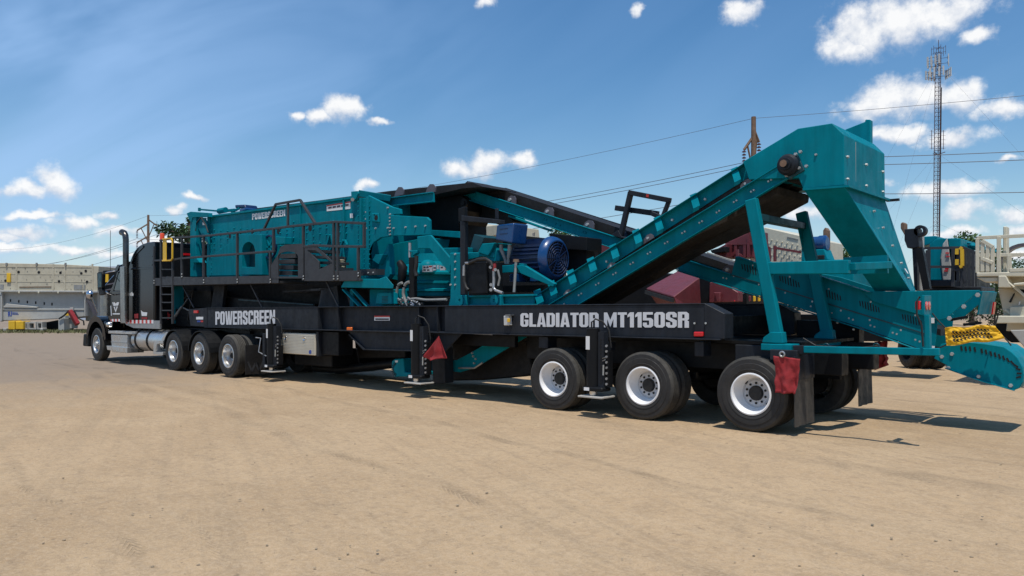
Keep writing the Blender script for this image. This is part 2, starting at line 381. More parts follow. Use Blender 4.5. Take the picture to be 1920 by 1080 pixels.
def letters(txt, p0, p1, height, mname, parent, name='lettering', bold=0, depth=.004, gap=.055):
    """flat cut-vinyl block lettering from p0 (left baseline) to p1 (right baseline); each character a part of its own"""
    p0, p1 = V(p0), V(p1); d = p1 - p0; up = V((0, 0, 1)); nrm = d.cross(up).normalized()
    tot = sum(GLYPH[c][1] + gap for c in txt) - gap; x = 0
    for c in txt:
        ps, w = GLYPH[c]
        if ps:
            vs = []; fs = []
            for p in ps:
                fs.append(tuple(range(len(vs), len(vs) + len(p)))); vs += [tuple(p0 + d * ((x + a) / tot) + up * (b * height) + nrm * depth) for a, b in p]
            MB().add(vs, fs).build('letter', mname, parent)
        x += w + gap
def arch(x0, x1, yt, yb, r, n=8):                      # pixel outline of an arched opening
    cx = (x0 + x1) / 2; w = (x1 - x0) / 2
    return [(x0, yb)] + [(cx - w * math.cos(math.pi * k / n), yt + r - r * math.sin(math.pi * k / n)) for k in range(n + 1)] + [(x1, yb)]

# ------------------------------------------------------------------ ground
def build_ground():
    def axis(lo, hi, c, step, g):
        a = [c]; s = step
        while a[-1] < hi: a.append(a[-1] + s); s = step if abs(a[-1] - c) < 9 else s * g
        b = [c]; s = step
        while b[-1] > lo: b.append(b[-1] - s); s = step if abs(b[-1] - c) < 9 else s * g
        return b[::-1] + a[1:]
    xs = axis(-4000, 4000, -1.0, .16, 1.06); ys = axis(-400, 6000, -5.0, .14, 1.06)
    c8, s8 = math.cos(R(27)), math.sin(R(27)); vs = []
    for y in ys:
        for x in xs:
            d = max(abs(x + 1), abs(y + 5)); k = 1 if d < 14 else max(0, 1 - (d - 14) / 40)
            z = 0
            if k > 0:
                u = c8 * x - s8 * y; w = s8 * x + c8 * y
                z = .016 * noise.noise(V((x * .55, y * .55, 3))) + .010 * noise.noise(V((x * 1.9, y * 1.9, 8)))
                z += .010 * noise.noise(V((x * .12, y * 1.7, 1))) + .014 * noise.noise(V((u * .1, w * 2.8, 5))) + .006 * noise.noise(V((u * .2, w * 6, 6)))
                z += .005 * noise.noise(V((x * 5, y * 5, 2)))
                z = min(z, .02) * k - .012
            vs.append((x, y, z))
    nx = len(xs); fs = [(j * nx + i, j * nx + i + 1, (j + 1) * nx + i + 1, (j + 1) * nx + i) for j in range(len(ys) - 1) for i in range(nx - 1)]
    o = MB().add(vs, fs).build('ground', 'dirt', smooth=80); o['kind'] = 'structure'
    if o.data.polygons[len(fs) // 2].normal.z < 0: o.data.flip_normals()
    # loose stones and clods
    mb = MB(); rnd = random.Random(3)
    ico = [(0, 0, 1), (.89, 0, .45), (.28, .85, .45), (-.72, .53, .45), (-.72, -.53, .45), (.28, -.85, .45), (.72, .53, -.45), (-.28, .85, -.45), (-.89, 0, -.45), (-.28, -.85, -.45), (.72, -.53, -.45), (0, 0, -1)]
    icf = [(0, 1, 2), (0, 2, 3), (0, 3, 4), (0, 4, 5), (0, 5, 1), (1, 6, 2), (2, 7, 3), (3, 8, 4), (4, 9, 5), (5, 10, 1), (6, 7, 2), (7, 8, 3), (8, 9, 4), (9, 10, 5), (10, 6, 1), (11, 7, 6), (11, 8, 7), (11, 9, 8), (11, 10, 9), (11, 6, 10)]
    for k in range(650):
        px = rnd.uniform(-60, 1980); py = HY + 110 + (rnd.random() ** .8) * 470
        g = ground_at(px, py)
        if noise.noise(V((g.x * .45, g.y * .45, 9))) < rnd.uniform(-.5, .45): continue
        s = .003 + .012 * rnd.random() ** 4
        if rnd.random() < .008: s *= 1.8
        a = rnd.uniform(0, 6.28); ca, sa = math.cos(a), math.sin(a); q = [rnd.uniform(.65, 1.25) for _ in ico]
        mb.add([(g.x + s * q[i] * (ca * v[0] * 1.3 - sa * v[1]), g.y + s * q[i] * (sa * v[0] * 1.3 + ca * v[1]), s * .05 + s * .5 * q[i] * v[2]) for i, v in enumerate(ico)], icf)
    o = mb.build('loose_stones', 'stone', kind='stuff'); o['label'] = 'small loose stones and clods scattered over the dirt yard'; o['category'] = 'stones'
build_ground()

# ------------------------------------------------------------------ wheels
def tyre_prof(r, w, ri):
    p = [(ri, .02), (ri + .03, .002), (ri + .06, -.006), (ri + .065, .000), (ri + .11, -.003), (r - .095, -.002), (r - .09, .004), (r - .035, .008), (r - .008, .03)]
    g = [(r, .04)]
    for k in range(4):
        c = .04 + (w - .08) * (k + 1) / 5
        g += [(r, c - .008), (r - .016, c - .006), (r - .016, c + .006), (r, c + .008)]
    g += [(r, w - .04)]
    return p + g + [(r - .008, w - .03), (r - .035, w - .008), (r - .09, w), (ri + .09, w + .004), (ri + .03, w - .002), (ri, w - .02), (ri, .02)]
def wheel(parent, c, r=.52, w=.28, style='white', side=-1, n=48):
    """c = centre of the outer face of the tyre; side -1: outer face towards -y"""
    ri = .285; s = -side
    pf = [(a, h * s) for a, h in tyre_prof(r, w, ri)]; lo = [i for i, q in enumerate(pf) if q[0] >= r - .04]
    wt = MB().lathe((0, 0, 0), pf[:lo[0] + 1], n=n).lathe((0, 0, 0), pf[lo[-1]:], n=n).mat(1).lathe((0, 0, 0), pf[lo[0]:lo[-1] + 1], n=n).build('tyre', ['tyre', 'tread'], smooth=35)
    wt.parent = parent; wt.location = c
    if style == 'inner': return wt
    out = {'white': 'whiterim', 'alu': 'alu', 'steer': 'alu'}[style]; disc = {'white': 'rimdiscshade', 'alu': 'alu', 'steer': 'alu'}[style]
    dp = .20 if style != 'steer' else .055
    rim = MB().lathe((0, 0, 0), [(ri + .012, .03 * s), (ri + .012, .002 * s), (ri - .006, -.004 * s), (ri - .022, .012 * s), (ri - .028, .04 * s)] + ([(ri - .04, .12 * s), (ri - .05, .135 * s), (ri - .058, .19 * s), (ri - .075, (dp + .02) * s)] if dp > .1 else [(ri - .045, dp * s), (ri - .06, (dp + .015) * s)]), n=n)
    rim.mat(1)
    if style == 'steer':
        rim.lathe((0, 0, 0), [(ri - .05, .05 * s), (.20, .075 * s), (.15, .03 * s), (.09, .02 * s), (.085, -.03 * s), (.0, -.035 * s)], n=n)
    else:
        rim.lathe((0, 0, 0), [(ri - .07, (dp + .012) * s), (.20, (dp + .02) * s), (.175, (dp - .005) * s), (.105, (dp - .005) * s), (.0, (dp - .004) * s)], n=n)
    ro = rim.build('rim', [out, disc], smooth=30); ro.parent = wt
    nb = MB()
    for k in range(10):
        t = 2 * math.pi * (k + .5) / 10; rr = .142
        y0 = (dp - .006) * s if style != 'steer' else .028 * s
        nb.cyl((rr * math.cos(t), y0, rr * math.sin(t)), (rr * math.cos(t), y0 - .012 * s, rr * math.sin(t)), .0165, 10)
    nb.build('wheel_nuts', 'hole' if style == 'white' else 'inkdark', ro, kind='stuff')
    hb = MB()
    if style == 'steer':
        for k in range(10):
            t = 2 * math.pi * k / 10; hb.cyl((.205 * math.cos(t), .068 * s, .205 * math.sin(t)), (.205 * math.cos(t), .060 * s, .205 * math.sin(t)), .024, 10)
        hb.build('hand_holes', 'hole', ro, kind='stuff')
    else:
        for t in ((2.42, -.72) if style == 'white' else (2.4, .8, -.8, -2.4)): hb.cyl((.213 * math.cos(t), (dp + .027) * s, .213 * math.sin(t)), (.213 * math.cos(t), (dp + .013) * s, .213 * math.sin(t)), .03, 12)
        hb.build('hand_holes', 'hole', ro, kind='stuff')
        MB().lathe((0, 0, 0), [(.108, (dp - .004) * s), (.102, (dp - .035) * s), (.090, (dp - .05) * s), (.0, (dp - .054) * s)], n=20).build('hub', 'ink' if style == 'white' else 'blackpaint', ro, smooth=30)
    return wt

# ------------------------------------------------------------------ the crushing plant
plant = thing('crushing_plant', 'teal and charcoal crushing plant on a tri-axle trailer, loaded behind the black truck', 'crushing plant', T)
P = T.P
c2 = crop(280, 340, 2.7); c3 = crop(600, 320, 2.7); c4 = crop(900, 320, 2.7); c5 = crop(960, 540, 3.6); c6 = crop(1300, 540, 3.6); c7 = crop(1520, 480, 3.6); c8 = crop(1340, 200, 3.6)
d6 = crop(380, 460, 4.153); e5 = crop(340, 370, 6.355); e6 = crop(520, 360, 6); e7 = crop(680, 420, 6.355); e8 = crop(640, 570, 5.333)
f1 = crop(1200, 400, 5.333); f2 = crop(180, 410, 5.144); f3 = crop(800, 380, 5.4); f4 = crop(1280, 480, 6); f5 = crop(1740, 420, 4.5); g7 = crop(840, 320, 4.8)
def plate(name, pl, Y, t, m='teal', parent=plant, bevel=.008, bolts=None, **kw):
    mb = MB().prism(T.pts(pl, Y), (0, t, 0))
    ms = [m]
    if bolts:
        mb.mat(1); ms = [m, 'bolt']
        for b in bolts: mb.bolt(P(*b, Y), .02, .014)
    return mb.build(name, ms, parent, bevel=0 if bolts else bevel, **kw)
def strut(name, a, b, Y, w, h, m='teal', parent=plant, Y2=None, bevel=.006, **kw):
    return MB().bar(P(*a, Y), P(*b, Y if Y2 is None else Y2), w, h).build(name, m, parent, bevel=bevel, **kw)

def chassis():
    zt = lambda X: 1.69 + (X + 15.1) * .09 / 14.4
    zb = lambda X: 1.172 + (X + 15.1) * .076 / 14.6
    xe = P(1358, 600, .02).x; xs = P(385, 590, .02).x
    def seg(x0, x1, z0, z1, y0, y1): return [V((x0, y0, z0(x0))), V((x1, y0, z0(x1))), V((x1, y0, z1(x1))), V((x0, y0, z1(x0)))], (0, y1 - y0, 0)
    for Y, nm, lab in ((.02, 'chassis_beam', None), (2.62, 'chassis_beam', None)):
        mb = MB()
        xc = P(1320, 570, .02).x if Y < 1 else xe - .3
        f = .02
        mb.prism(*seg(xs, xe - .05, zb, lambda x: zb(x) + f, Y - (.05 if Y < 1 else 0), Y + .3))              # bottom flange
        mb.prism(*seg(xs, xc, lambda x: zt(x) - f, zt, Y, Y + .3))                    # top flange
        mb.prism(*seg(xs, xc, lambda x: zb(x) + f, lambda x: zt(x) - f, Y + .13, Y + .15))   # web
        xa, xb = P(595, 600, .02).x, P(833, 600, .02).x
        mb.prism(*seg(xs, xa, lambda x: zb(x) + f, lambda x: zt(x) - f, Y + .012, Y + .1))   # plated ends
        mb.prism(*seg(xb, xc, lambda x: zb(x) + f, lambda x: zt(x) - f, Y + .012, Y + .1))
        # chamfered tail
        tail = [V((xc, Y, zb(xc) + f)), V((xe, Y, zb(xe) + f)), V((xe, Y, 1.63)), V((xc, Y, zt(xc)))]
        mb.prism([p + V((.001, .004, 0)) for p in tail], (0, .29, 0))
        o = mb.build(nm, 'charcoal', plant, bevel=.006)
        if Y < 1:
            for px in (597, 633, 784, 819):
                X = P(px, 600, .03).x; st = MB().prism(*seg(X - .008, X + .008, lambda x: zb(x) + f, lambda x: zt(x) - f, Y + .02, Y + .13)).build('stiffener', 'charcoal', o)
            for px in (1322, 1331): MB().cyl(P(1302 if px == 1322 else 1323, 606, .03), P(1302 if px == 1322 else 1323, 606, .0), .016, 8).build('bolt', 'bolt', o)
            letters('POWERSCREEN', P(404, 609, .028) , P(516, 608, .028), .34, 'lettering', o, bold=.05)
            letters('GLADIATOR MT1150SR', P(976, 612.5, .028), P(1292, 614.5, .028), .235, 'lettering', o, bold=.05)
            # decals and fittings on the beam
            mb = MB(); mb.prism(T.pts([(702, 592), (731, 592), (731, 601), (702, 601)], .14), (0, -.004, 0)); mb.mat(1)
            mb.prism(T.pts([(704, 597), (729, 597), (729, 600), (704, 600)], .136), (0, -.003, 0)); mb.mat(2).prism(T.pts([(702, 592), (731, 592), (731, 594.4), (702, 594.4)], .136), (0, -.003, 0))
            mb.build('safety_decal', ['whitedecal', 'inkdark', 'inkred'], o)
            MB().prism(T.pts([(653, 613.5), (662, 613.5), (662, 620.5), (653, 620.5)], .06), (0, -.05, 0)).build('marker_lamp', 'lampamber', o, bevel=.012)
            MB().prism(T.pts([(1303, 622), (1320.5, 622), (1320.5, 631), (1303, 631)], .032), (0, -.05, 0)).build('tail_lamp', 'lampred', o, bevel=.012)
            jb = MB().prism(T.pts([(950, 592), (960, 592), (961, 610), (950.5, 610)], .03), (0, -.09, 0)).build('isolator_box', 'antennapanel', o, bevel=.01)
            MB().prism(T.pts([(952.5, 597), (957, 597), (957, 604), (952.5, 604)], -.062), (0, -.03, 0)).build('isolator_switch', 'yellow', jb, bevel=.006)
            MB().prism(T.pts([(954, 590), (964, 590), (964, 591.3), (954, 591.3)], .03), (0, -.10, 0)).build('hood', 'steel', jb)
    # nose plate with lamps
    no = plate('nose_plate', [(353, 580), (388, 577), (388, 613), (357, 611)], .02, .28, 'charcoal')
    MB().prism(T.pts([(365, 582), (372, 582), (372, 587), (365, 587)], .02), (0, -.03, 0)).build('lamp', 'lampred', no)
    mb = MB().prism(T.pts([(368, 594), (381, 594), (381, 599), (368, 599)], .02), (0, -.004, 0)); mb.mat(1).prism(T.pts([(370, 601), (376, 601), (376, 604), (370, 604)], .02), (0, -.004, 0)); mb.mat(2).prism(T.pts([(376.4, 601), (381, 601), (381, 604), (376.4, 604)], .02), (0, -.004, 0))
    mb.build('plate_decal', ['whitedecal', 'inkblue', 'inkred'], no)
    # cross members and deck
    for X in (-14.6, -12.6, -10.6, -8.6, -6.2, -4.3, -2.4, -.9):
        MB().box(X - .06, X + .06, .33, 2.61, 1.28, 1.58).build('cross_member', 'blackpaint', plant)
    # deep gusset beams under the middle
    plate('belly_beam', [(652, 619), (658, 627), (685, 655), (835, 659), (862, 630), (870, 622)], .06, .03, 'charcoal')
    plate('belly_beam', [(652, 619), (658, 627), (685, 655), (835, 659), (862, 630), (870, 622)], 2.7, .03, 'charcoal')
    pl = MB()
    A, B = P(658, 627, .06), P(685, 655, .06); pl.bar(A, B, .12, .02); pl.bar(B, P(835, 659, .06), .12, .02); pl.build('belly_flange', 'charcoal', plant)
    MB().box(-13.4, -4.65, .34, .44, .99, 1.2).build('slit_blocker', 'blackpaint', plant, bevel=.008)  # added black bar, blocks the bright ground showing under the beam
    # landing column behind the middle jack
    plate('leg_column', [(806, 631), (832, 631), (834, 719), (812, 719)], .30, .25, 'charcoal', bevel=.01)
    plate('leg_column', [(806, 631), (832, 631), (834, 719), (812, 719)], 2.3, .25, 'charcoal', bevel=.01)
    # rear running gear frame
    mb = MB(); xw = [P(1037, 718, -.05).x, P(1204.5, 727, -.05).x, P(1407, 740, -.05).x]
    for y in (.62, 2.02):
        mb.box(-4.6, 1.0, y, y + .28, .78, 1.18)
    sub = mb.build('subframe', 'blackpaint', plant, bevel=.01)
    MB().box(-5.2, .55, .35, 2.55, 1.19, 1.235).build('deck_plate', 'blackpaint', plant)
    MB().box(xe + .03, .6, 2.64, 2.9, 1.12, 1.5).build('rear_rail', 'blackpaint', plant, bevel=.01)
    MB().box(xe + .03, .55, .30, .36, .80, 1.18).build('rear_rail', 'charcoal', plant, bevel=.01)
    for px in (1018, 1310):
        a = P(px - 8, 638, .05); b = P(px + 9, 638, .05)
        MB().box(a.x, b.x, .05, .3, 1.02 if px < 1200 else 1.0, 1.215).build('hanger_bracket', 'charcoal', plant, bevel=.006)
    for X in xw:
        MB().cyl((X, .1, .52), (X, 2.8, .52), .065, 12).build('axle', 'blackpaint', plant)
        for y in (.75, 2.13): MB().box(X - .5, X + .5, y - .045, y + .045, .60, .70).build('spring', 'blackpaint', plant)
        for s, y in ((-1, -.05), (1, 2.97)):
            wheel(plant, (X, y, .515), style='white', side=s)
            wheel(plant, (X, y + (.34 if s < 0 else -.34), .515), style='inner', side=s, n=32)
        MB().cyl((X, .5, .52), (X, .62, .52), .21, 20).build('brake_drum', 'blackpaint', plant)
        MB().cyl((X, 2.30, .52), (X, 2.42, .52), .21, 20).build('brake_drum', 'blackpaint', plant)
chassis()

def mudflaps():
    rear = P(1407, 740, -.05).x
    for Y0, Y1, xs, zt, zb in ((-.08, .60, rear + .60, 1.04, .12), (2.36, 3.02, rear + .66, 1.04, .17)):
        n = 8; A = []; B = []
        for k in range(n + 1):
            y = Y0 + (Y1 - Y0) * k / n; w = .016 * math.sin(k * 1.9)
            A.append(V((xs + .02, y, zt - .28))); B.append(V((xs + .03 + w, y, zb)))
        mb = MB(); vs = A + B + [p + V((.012, 0, 0)) for p in A + B]; m = n + 1; fs = []
        for k in range(n):
            fs += [(k, k + 1, m + k + 1, m + k), (2 * m + k + 1, 2 * m + k, 3 * m + k, 3 * m + k + 1), (m + k, m + k + 1, 3 * m + k + 1, 3 * m + k), (k + 1, k, 2 * m + k, 2 * m + k + 1)]
        fs += [(0, m, 3 * m, 2 * m), (m - 1, 2 * m - 1, 4 * m - 1, 3 * m - 1)]
        fl = mb.add(vs, fs).build('mudflap', 'rubberflap', plant, smooth=50)
        MB().box(xs + .0, xs + .045, Y0 - .01, Y1 + .01, zt - .30, zt + .02).build('mudflap_bracket', 'charcoal', fl)
        MB().box(xs - .2, xs - .001, Y0 + .45 if Y0 < 1 else Y0, Y0 + .53 if Y0 < 1 else Y0 + .08, zt - .1, zt + .02).build('mudflap_arm', 'charcoal', fl)
mudflaps()

def jacks():
    for px, Y, yb, yt in ((512, -.18, 697, 607), (785, -.2, 719, 607), (1118, -.22, 745, 616)):
        b = P(px, yb, Y); zf = max(.12, b.z)
        j = MB(); r = .105; zt = P(px, yt, Y).z
        j.cyl((b.x - .06, Y, zf + .12), (b.x - .06, Y, zt), r, 24)
        o = j.build('jack_leg', 'blackpaint', plant, smooth=40)
        MB().cyl((b.x - .06, Y, zf + .03), (b.x - .06, Y, zf + .13), .06, 16).build('ram', 'chrome', o, smooth=40)
        MB().box(b.x - .24, b.x + .22, Y - .17, Y + .2, zf, zf + .028).build('foot_plate', 'greyblock', o, bevel=.006)
        MB().box(b.x - .20, b.x + .19, Y - .12, Y + .14, zf + .10, zf + .17).build('collar', 'blackpaint', o, bevel=.02)
        k = MB().box(b.x + .055, b.x + .16, Y - .03, Y + .10, zf + .17, zt - .05)
        k.mat(1)
        nh = 14
        for i in range(nh):
            z = zf + .24 + i * (zt - zf - .36) / nh
            k.cyl((b.x + .108, Y - .027, z), (b.x + .108, Y - .034, z), .018, 8)
        k.build('pin_rail', ['charcoal', 'hole'], o)
        k = MB().box(b.x + .17, b.x + .23, Y + .0, Y + .12, zf + .17, zt - .35 if px > 600 else zt - .5); k.mat(1)
        for i in range(8):
            z = zf + .22 + i * .085; k.cyl((b.x + .20, Y + .002, z), (b.x + .20, Y - .02, z), .02, 8)
        k.build('bolt_rail', ['blackpaint', 'steel'], o)
        MB().tube([(b.x - .09, Y, zt - .01), (b.x - .09, Y, zt + .10), (b.x - .03, Y + .02, zt + .15), (b.x + .08, Y + .06, zt + .11), (b.x + .17, Y + .1, zt - .02), (b.x + .2, Y + .12, zt - .3)], .014, 8).build('hose', 'ink', o, smooth=60)
        MB().prism([(b.x - .13, Y - r * .93, zt - .33), (b.x - .05, Y - r * 1.03, zt - .33), (b.x - .05, Y - r * 1.03, zt - .12), (b.x - .13, Y - r * .93, zt - .12)], (0, -.003, 0)).build('warning_decal', 'whitedecal', o)
        MB().box(b.x - .15, b.x - .05, Y - .125, Y - .122, zf + .11, zf + .16).build('warning_decal', 'whitedecal', o)
        MB().tube([(b.x + .14, Y - .03, zf + .62), (b.x + .2, Y - .05, zf + .64), (b.x + .2, Y - .05, zf + .60), (b.x + .14, Y - .03, zf + .58)], .008, 6).build('pin_ring', 'steel', o)
        MB().cyl((b.x + .17, Y - .05, zf + .52), (b.x + .165, Y - .05, zf + .36), .013, 8).build('lock_pin', 'bolt', o)
        MB().box(b.x - .02, b.x + .12, Y + .1, .14, zt - .35, zt - .22).build('mount', 'charcoal', o)
    # crank handle of the front leg
    MB().tube([P(480, 633, -.15), P(489, 634, -.15), P(485, 660, -.15), P(500, 668, -.15)], .016, 8).build('crank_handle', 'steel', plant, smooth=60)
    MB().bar(P(497, 625, -.12), P(497, 690, -.12), .09, .09).build('leg_tube', 'charcoal', plant, bevel=.01)
jacks()

def toolbox():
    q = d6([(597, 683), (875, 690), (872, 858), (600, 845)])
    p = T.pts(q, .0); x0, x1, z0, z1 = p[0].x, p[1].x, p[2].z, p[1].z
    o = MB().box(x0, x1, 0, .55, z0, z1).build('toolbox', 'boxalu', plant, bevel=.012)
    k = MB(); nr = 13
    for i in range(nr):
        z = z0 + .02 + (z1 - z0 - .04) * i / nr
        k.box(x0 + .02, x1 - .02, -.012, .0, z, z + (z1 - z0) / nr * .55)
    k.build('door_ribs', 'boxalu', o, kind='stuff')
    for t in (.2, .72):
        x = x0 + (x1 - x0) * t; MB().lathe((x, -.006, z1 - .12), [(.0, -.006), (.03, -.008), (.045, -.02), (.05, -.004), (.05, 0)], n=20).build('latch', 'chrome', o, smooth=40)
    MB().lathe((x0 + (x1 - x0) * .88, -.006, z0 + .07), [(0, -.008), (.045, -.008), (.05, -.001)], n=20).build('maker_badge', 'inkblue', o)
    xe2 = P(629, 650, .02).x
    MB().box(x1 + .01, x1 + .09, .02, .5, z0 - .02, 1.17).build('box_bracket', 'charcoal', plant, bevel=.01)
    MB().box(x1 + .12, xe2, .1, .5, z0 + .02, 1.17).build('box_bracket', 'blackpaint', plant, bevel=.01)
    a = P(545, 697, .3); b = P(590, 670, .3)
    MB().box(a.x, b.x + .5, .4, 1.2, .35, .75).build('battery_box', 'blackpaint', plant, bevel=.02)
    # drooping belt / guard pan under the front half
    MB().tube([P(590, 690, .9), P(640, 693, .9), P(700, 686, .9), P(760, 680, .9)], .1, 10).build('hose_bundle', 'blackpaint', plant, smooth=60)
toolbox()
def underbelly():
    Y = 1.75
    pl = [(664, 630), (668, 672), (655, 688), (600, 692), (600, 698), (660, 699), (702, 692), (735, 680), (742, 692), (830, 694), (840, 714), (905, 713), (985, 706), (1010, 700), (1010, 630)]
    MB().prism(T.pts(pl, Y), (0, .7, 0)).build('underbelly_conveyor', 'blackpaint', plant, bevel=.01)
    MB().prism(T.pts([(668, 640), (760, 640), (760, 672), (672, 672)], .9), (0, .5, 0)).build('belly_tank', 'blackpaint', plant, bevel=.02)
    MB().prism(T.pts([(845, 640), (960, 640), (900, 668), (860, 680), (845, 680)], 1.0), (0, .4, 0)).build('belly_tank', 'blackpaint', plant, bevel=.02)
underbelly()

def screen():
    Y = .75; W = 1.9
    o = MB().prism(T.pts([(392, 406), (660, 371), (690, 371), (690, 522), (392, 522)], Y), (0, W, 0)).build('screen_box', 'teal', plant, bevel=.01)
    # seam ribs and raised lower panel
    mb = MB()
    for a, b, w in (((392, 406), (660, 371), .05), ((645, 373), (645, 500), .05), ((564, 385), (564, 470), .012), ((690, 369), (690, 505), .10), ((677, 371), (677, 505), .06), ((392, 407), (392, 520), .12)):
        mb.bar(P(*a, Y - .02), P(*b, Y - .02), .05, w)
    mb.build('stiffening_ribs', 'teal', o, bevel=.004)
    pl = MB().prism(T.pts(e5([(320, 735), (655, 505), (690, 470), (700, 930), (320, 935)]), Y), (0, -.05, 0)).build('side_panel', 'teal', o, bevel=.006)
    # arched guard box
    inner = e5(arch(722, 878, 532, 830, 120, 10)); cx, cy = e5([(800, 690)])[0]
    x0, y0, x1, y1 = *e5([(690, 442)])[0], *e5([(962, 922)])[0]
    outer = []
    for px, py in inner:
        dx, dy = px - cx, py - cy; t = min([((x1 if dx > 0 else x0) - cx) / dx if abs(dx) > 1e-6 else 9, ((y1 if dy > 0 else y0) - cy) / dy if abs(dy) > 1e-6 else 9]); outer.append((cx + dx * t, cy + dy * t))
    # snap the rectangle corners in
    def snap(l):
        r = list(l)
        for c in ((x0, y0), (x1, y0), (x0, y1), (x1, y1)):
            i = min(range(len(r)), key=lambda k: (r[k][0] - c[0]) ** 2 + (r[k][1] - c[1]) ** 2); r[i] = c
        return r
    gb = MB().ring(T.pts(inner, Y - .28), T.pts(snap(outer), Y - .28), (0, .26, 0)).build('guard_box', 'teal', o, bevel=.006)
    MB().prism(T.pts(e5([(715, 525), (885, 525), (885, 835), (715, 835)]), Y - .06), (0, .05, 0)).build('guard_back', 'darkgreen', gb)
    # fly wheel
    c = P(*e5([(1065, 590)])[0], Y - .12)
    MB().lathe(c, [(.30, 0), (.30, -.06), (.26, -.06), (.26, 0)], n=32).build('flywheel_rim', 'motordark', o, smooth=40)
    k = MB()
    for t in range(6): k.bar(c + V((0, -.03, 0)), c + V((.27 * math.cos(t * 1.047), -.03, .27 * math.sin(t * 1.047))), .03, .05)
    k.build('flywheel_spokes', 'teal', o)
    MB().prism(T.pts(e6([(-20, 500), (85, 505), (85, 585), (-20, 590)]), Y - .25), (0, .2, 0)).build('drive_guard', 'teal', o, bevel=.01)
    # bolt rows
    k = MB()
    for i in range(21):
        px = 402 + i * 12.4
        if 470 < px < 540: rows = (.30, .36, .46, .55)
        elif px > 600: rows = (.28, .33, .42, .55, .62)
        else: rows = (.24, .31, .37, .47, .55, .62)
        top = 406 - (px - 392) * .1306
        for r in rows:
            py = top + (522 - top) * (r + .02 * ((i * 7) % 3)) * .95
            if py > 470 and px < 500: continue
            k.bolt(P(px, py, Y), .026, .03)
    for px in (397, 672, 683, 693):
        for j in range(15): k.bolt(P(px, 378 + j * 9 + (25 if px < 400 else 0), Y - .045), .02, .02)
    k.build('bolts', 'teal', o, kind='stuff')
    k = MB()
    for px, py in e6([(15, 440), (370, 405), (752, 375)]) + e5([(850, 405), (510, 905)]):
        k.lathe(P(px, py, Y), [(.075, -.004), (0, -.005)], n=14)
    k.lathe(P(*e5([(580, 462)])[0], Y), [(.06, -.005), (0, -.006)], n=14)
    k.build('port_holes', 'hole', o, kind='stuff')
    letters('POWERSCREEN', P(473, 412.3, Y - .004), P(535, 405, Y - .004), .158, 'whitedecal', o, bold=.05)
    mb = MB(); mb.prism(T.pts(e6([(555, 150), (825, 105), (822, 190), (558, 217)]), Y), (0, -.006, 0)); mb.mat(1).prism(T.pts(e6([(555, 150), (825, 105), (825, 117), (555, 163)]), Y - .006), (0, -.003, 0))
    mb.mat(2)
    for i in range(5):
        a = 575 + i * 48; s = (a - 555) * -.155
        mb.prism(T.pts(e6([(a, 172 + s), (a + 36, 166 + s), (a + 36, 186 + s), (a, 193 + s)]), Y - .006), (0, -.003, 0))
    mb.build('safety_decal', ['whitedecal', 'inkred', 'inkdark'], o)
    MB().prism(T.pts(e6([(818, 243), (850, 240), (850, 290), (820, 293)]), Y - .05), (0, -.004, 0)).build('maker_badge', 'whitedecal', o)
    # rear corner lift bracket
    MB().prism(T.pts(e6([(828, -5), (900, -12), (910, 15), (880, 80), (850, 100), (832, 100)]), Y - .09), (0, .05, 0)).build('lift_bracket', 'teal', o, bevel=.006)
    MB().cyl(P(*e6([(845, 85)])[0], Y - .10), P(*e6([(845, 85)])[0], Y - .13), .04, 14).build('pivot_pin', 'steel', o)
    # crank braces low on the screen
    k = MB()
    for q in ([(560, 600), (595, 480)], [(610, 480), (630, 600)], [(720, 600), (745, 540)], [(760, 540), (785, 600)], [(560, 720), (640, 580)]):
        a, b = e6(q); k.bar(P(*a, Y - .05), P(*b, Y - .05), .06, .05)
    k.build('spring_bracket', 'teal', o, bevel=.006)
    k = MB(); c0 = P(*e6([(705, 880)])[0], Y - .1)
    for i in range(6): k.lathe(c0 + V((0, 0, .05 * i)), [(.09, 0), (.115, .018), (.115, .032), (.09, .05)], axis='Z', n=16)
    k.build('rubber_spring', 'beigemachine', o, smooth=50)
    MB().prism(T.pts(e6([(690, 735), (770, 735), (775, 885), (690, 885)]), Y - .006), (0, -.012, 0)).build('spring_recess', 'hole', o)
    # feed-end frame
    fo = MB(); Yf = Y - .15
    fo.prism(T.pts(e5([(105, 200), (175, 200), (175, 945), (105, 945)]), Yf), (0, .18, 0)); fo.build('feed_post', 'teal', o, bevel=.01)
    MB().prism(T.pts(e5([(60, 190), (110, 170), (330, 185), (335, 235), (175, 235), (130, 240), (118, 300), (100, 280)]), Yf - .02), (0, .1, 0)).build('feed_header', 'teal', o, bevel=.006)
    MB().prism(T.pts(e5([(205, 320), (235, 240), (275, 245), (310, 330), (325, 560), (285, 520), (200, 370)]), Yf + .05), (0, .05, 0)).build('feed_cheek', 'teal', o, bevel=.006)
    MB().prism(T.pts(e5([(175, 720), (220, 775), (130, 775)]), Yf - .05), (0, .22, 0)).build('feed_gusset', 'teal', o)
    MB().tube([P(*q, Yf - .06) for q in e5([(170, 400), (185, 300), (235, 240), (290, 330), (320, 420)])], .02, 8).build('hose', 'ink', o, smooth=60)
    MB().prism(T.pts(e5([(253, 300), (280, 300), (280, 330), (253, 330)]), Yf + .04), (0, -.004, 0)).build('decal', 'whitedecal', o)
    # tarp roll bar and vibrator motor on the top rim
    k = MB(); k.bar(P(*e5([(215, 165)])[0], 1.1), P(*e5([(215, 125)])[0], 1.1), .06); k.bar(P(*e5([(225, 145)])[0], 1.1), P(*e5([(450, 165)])[0], 1.1), .05); k.bar(P(*e5([(450, 170)])[0], 1.1), P(*e5([(640, 150)])[0], 1.1), .07); k.build('spray_bar', 'teal', o)
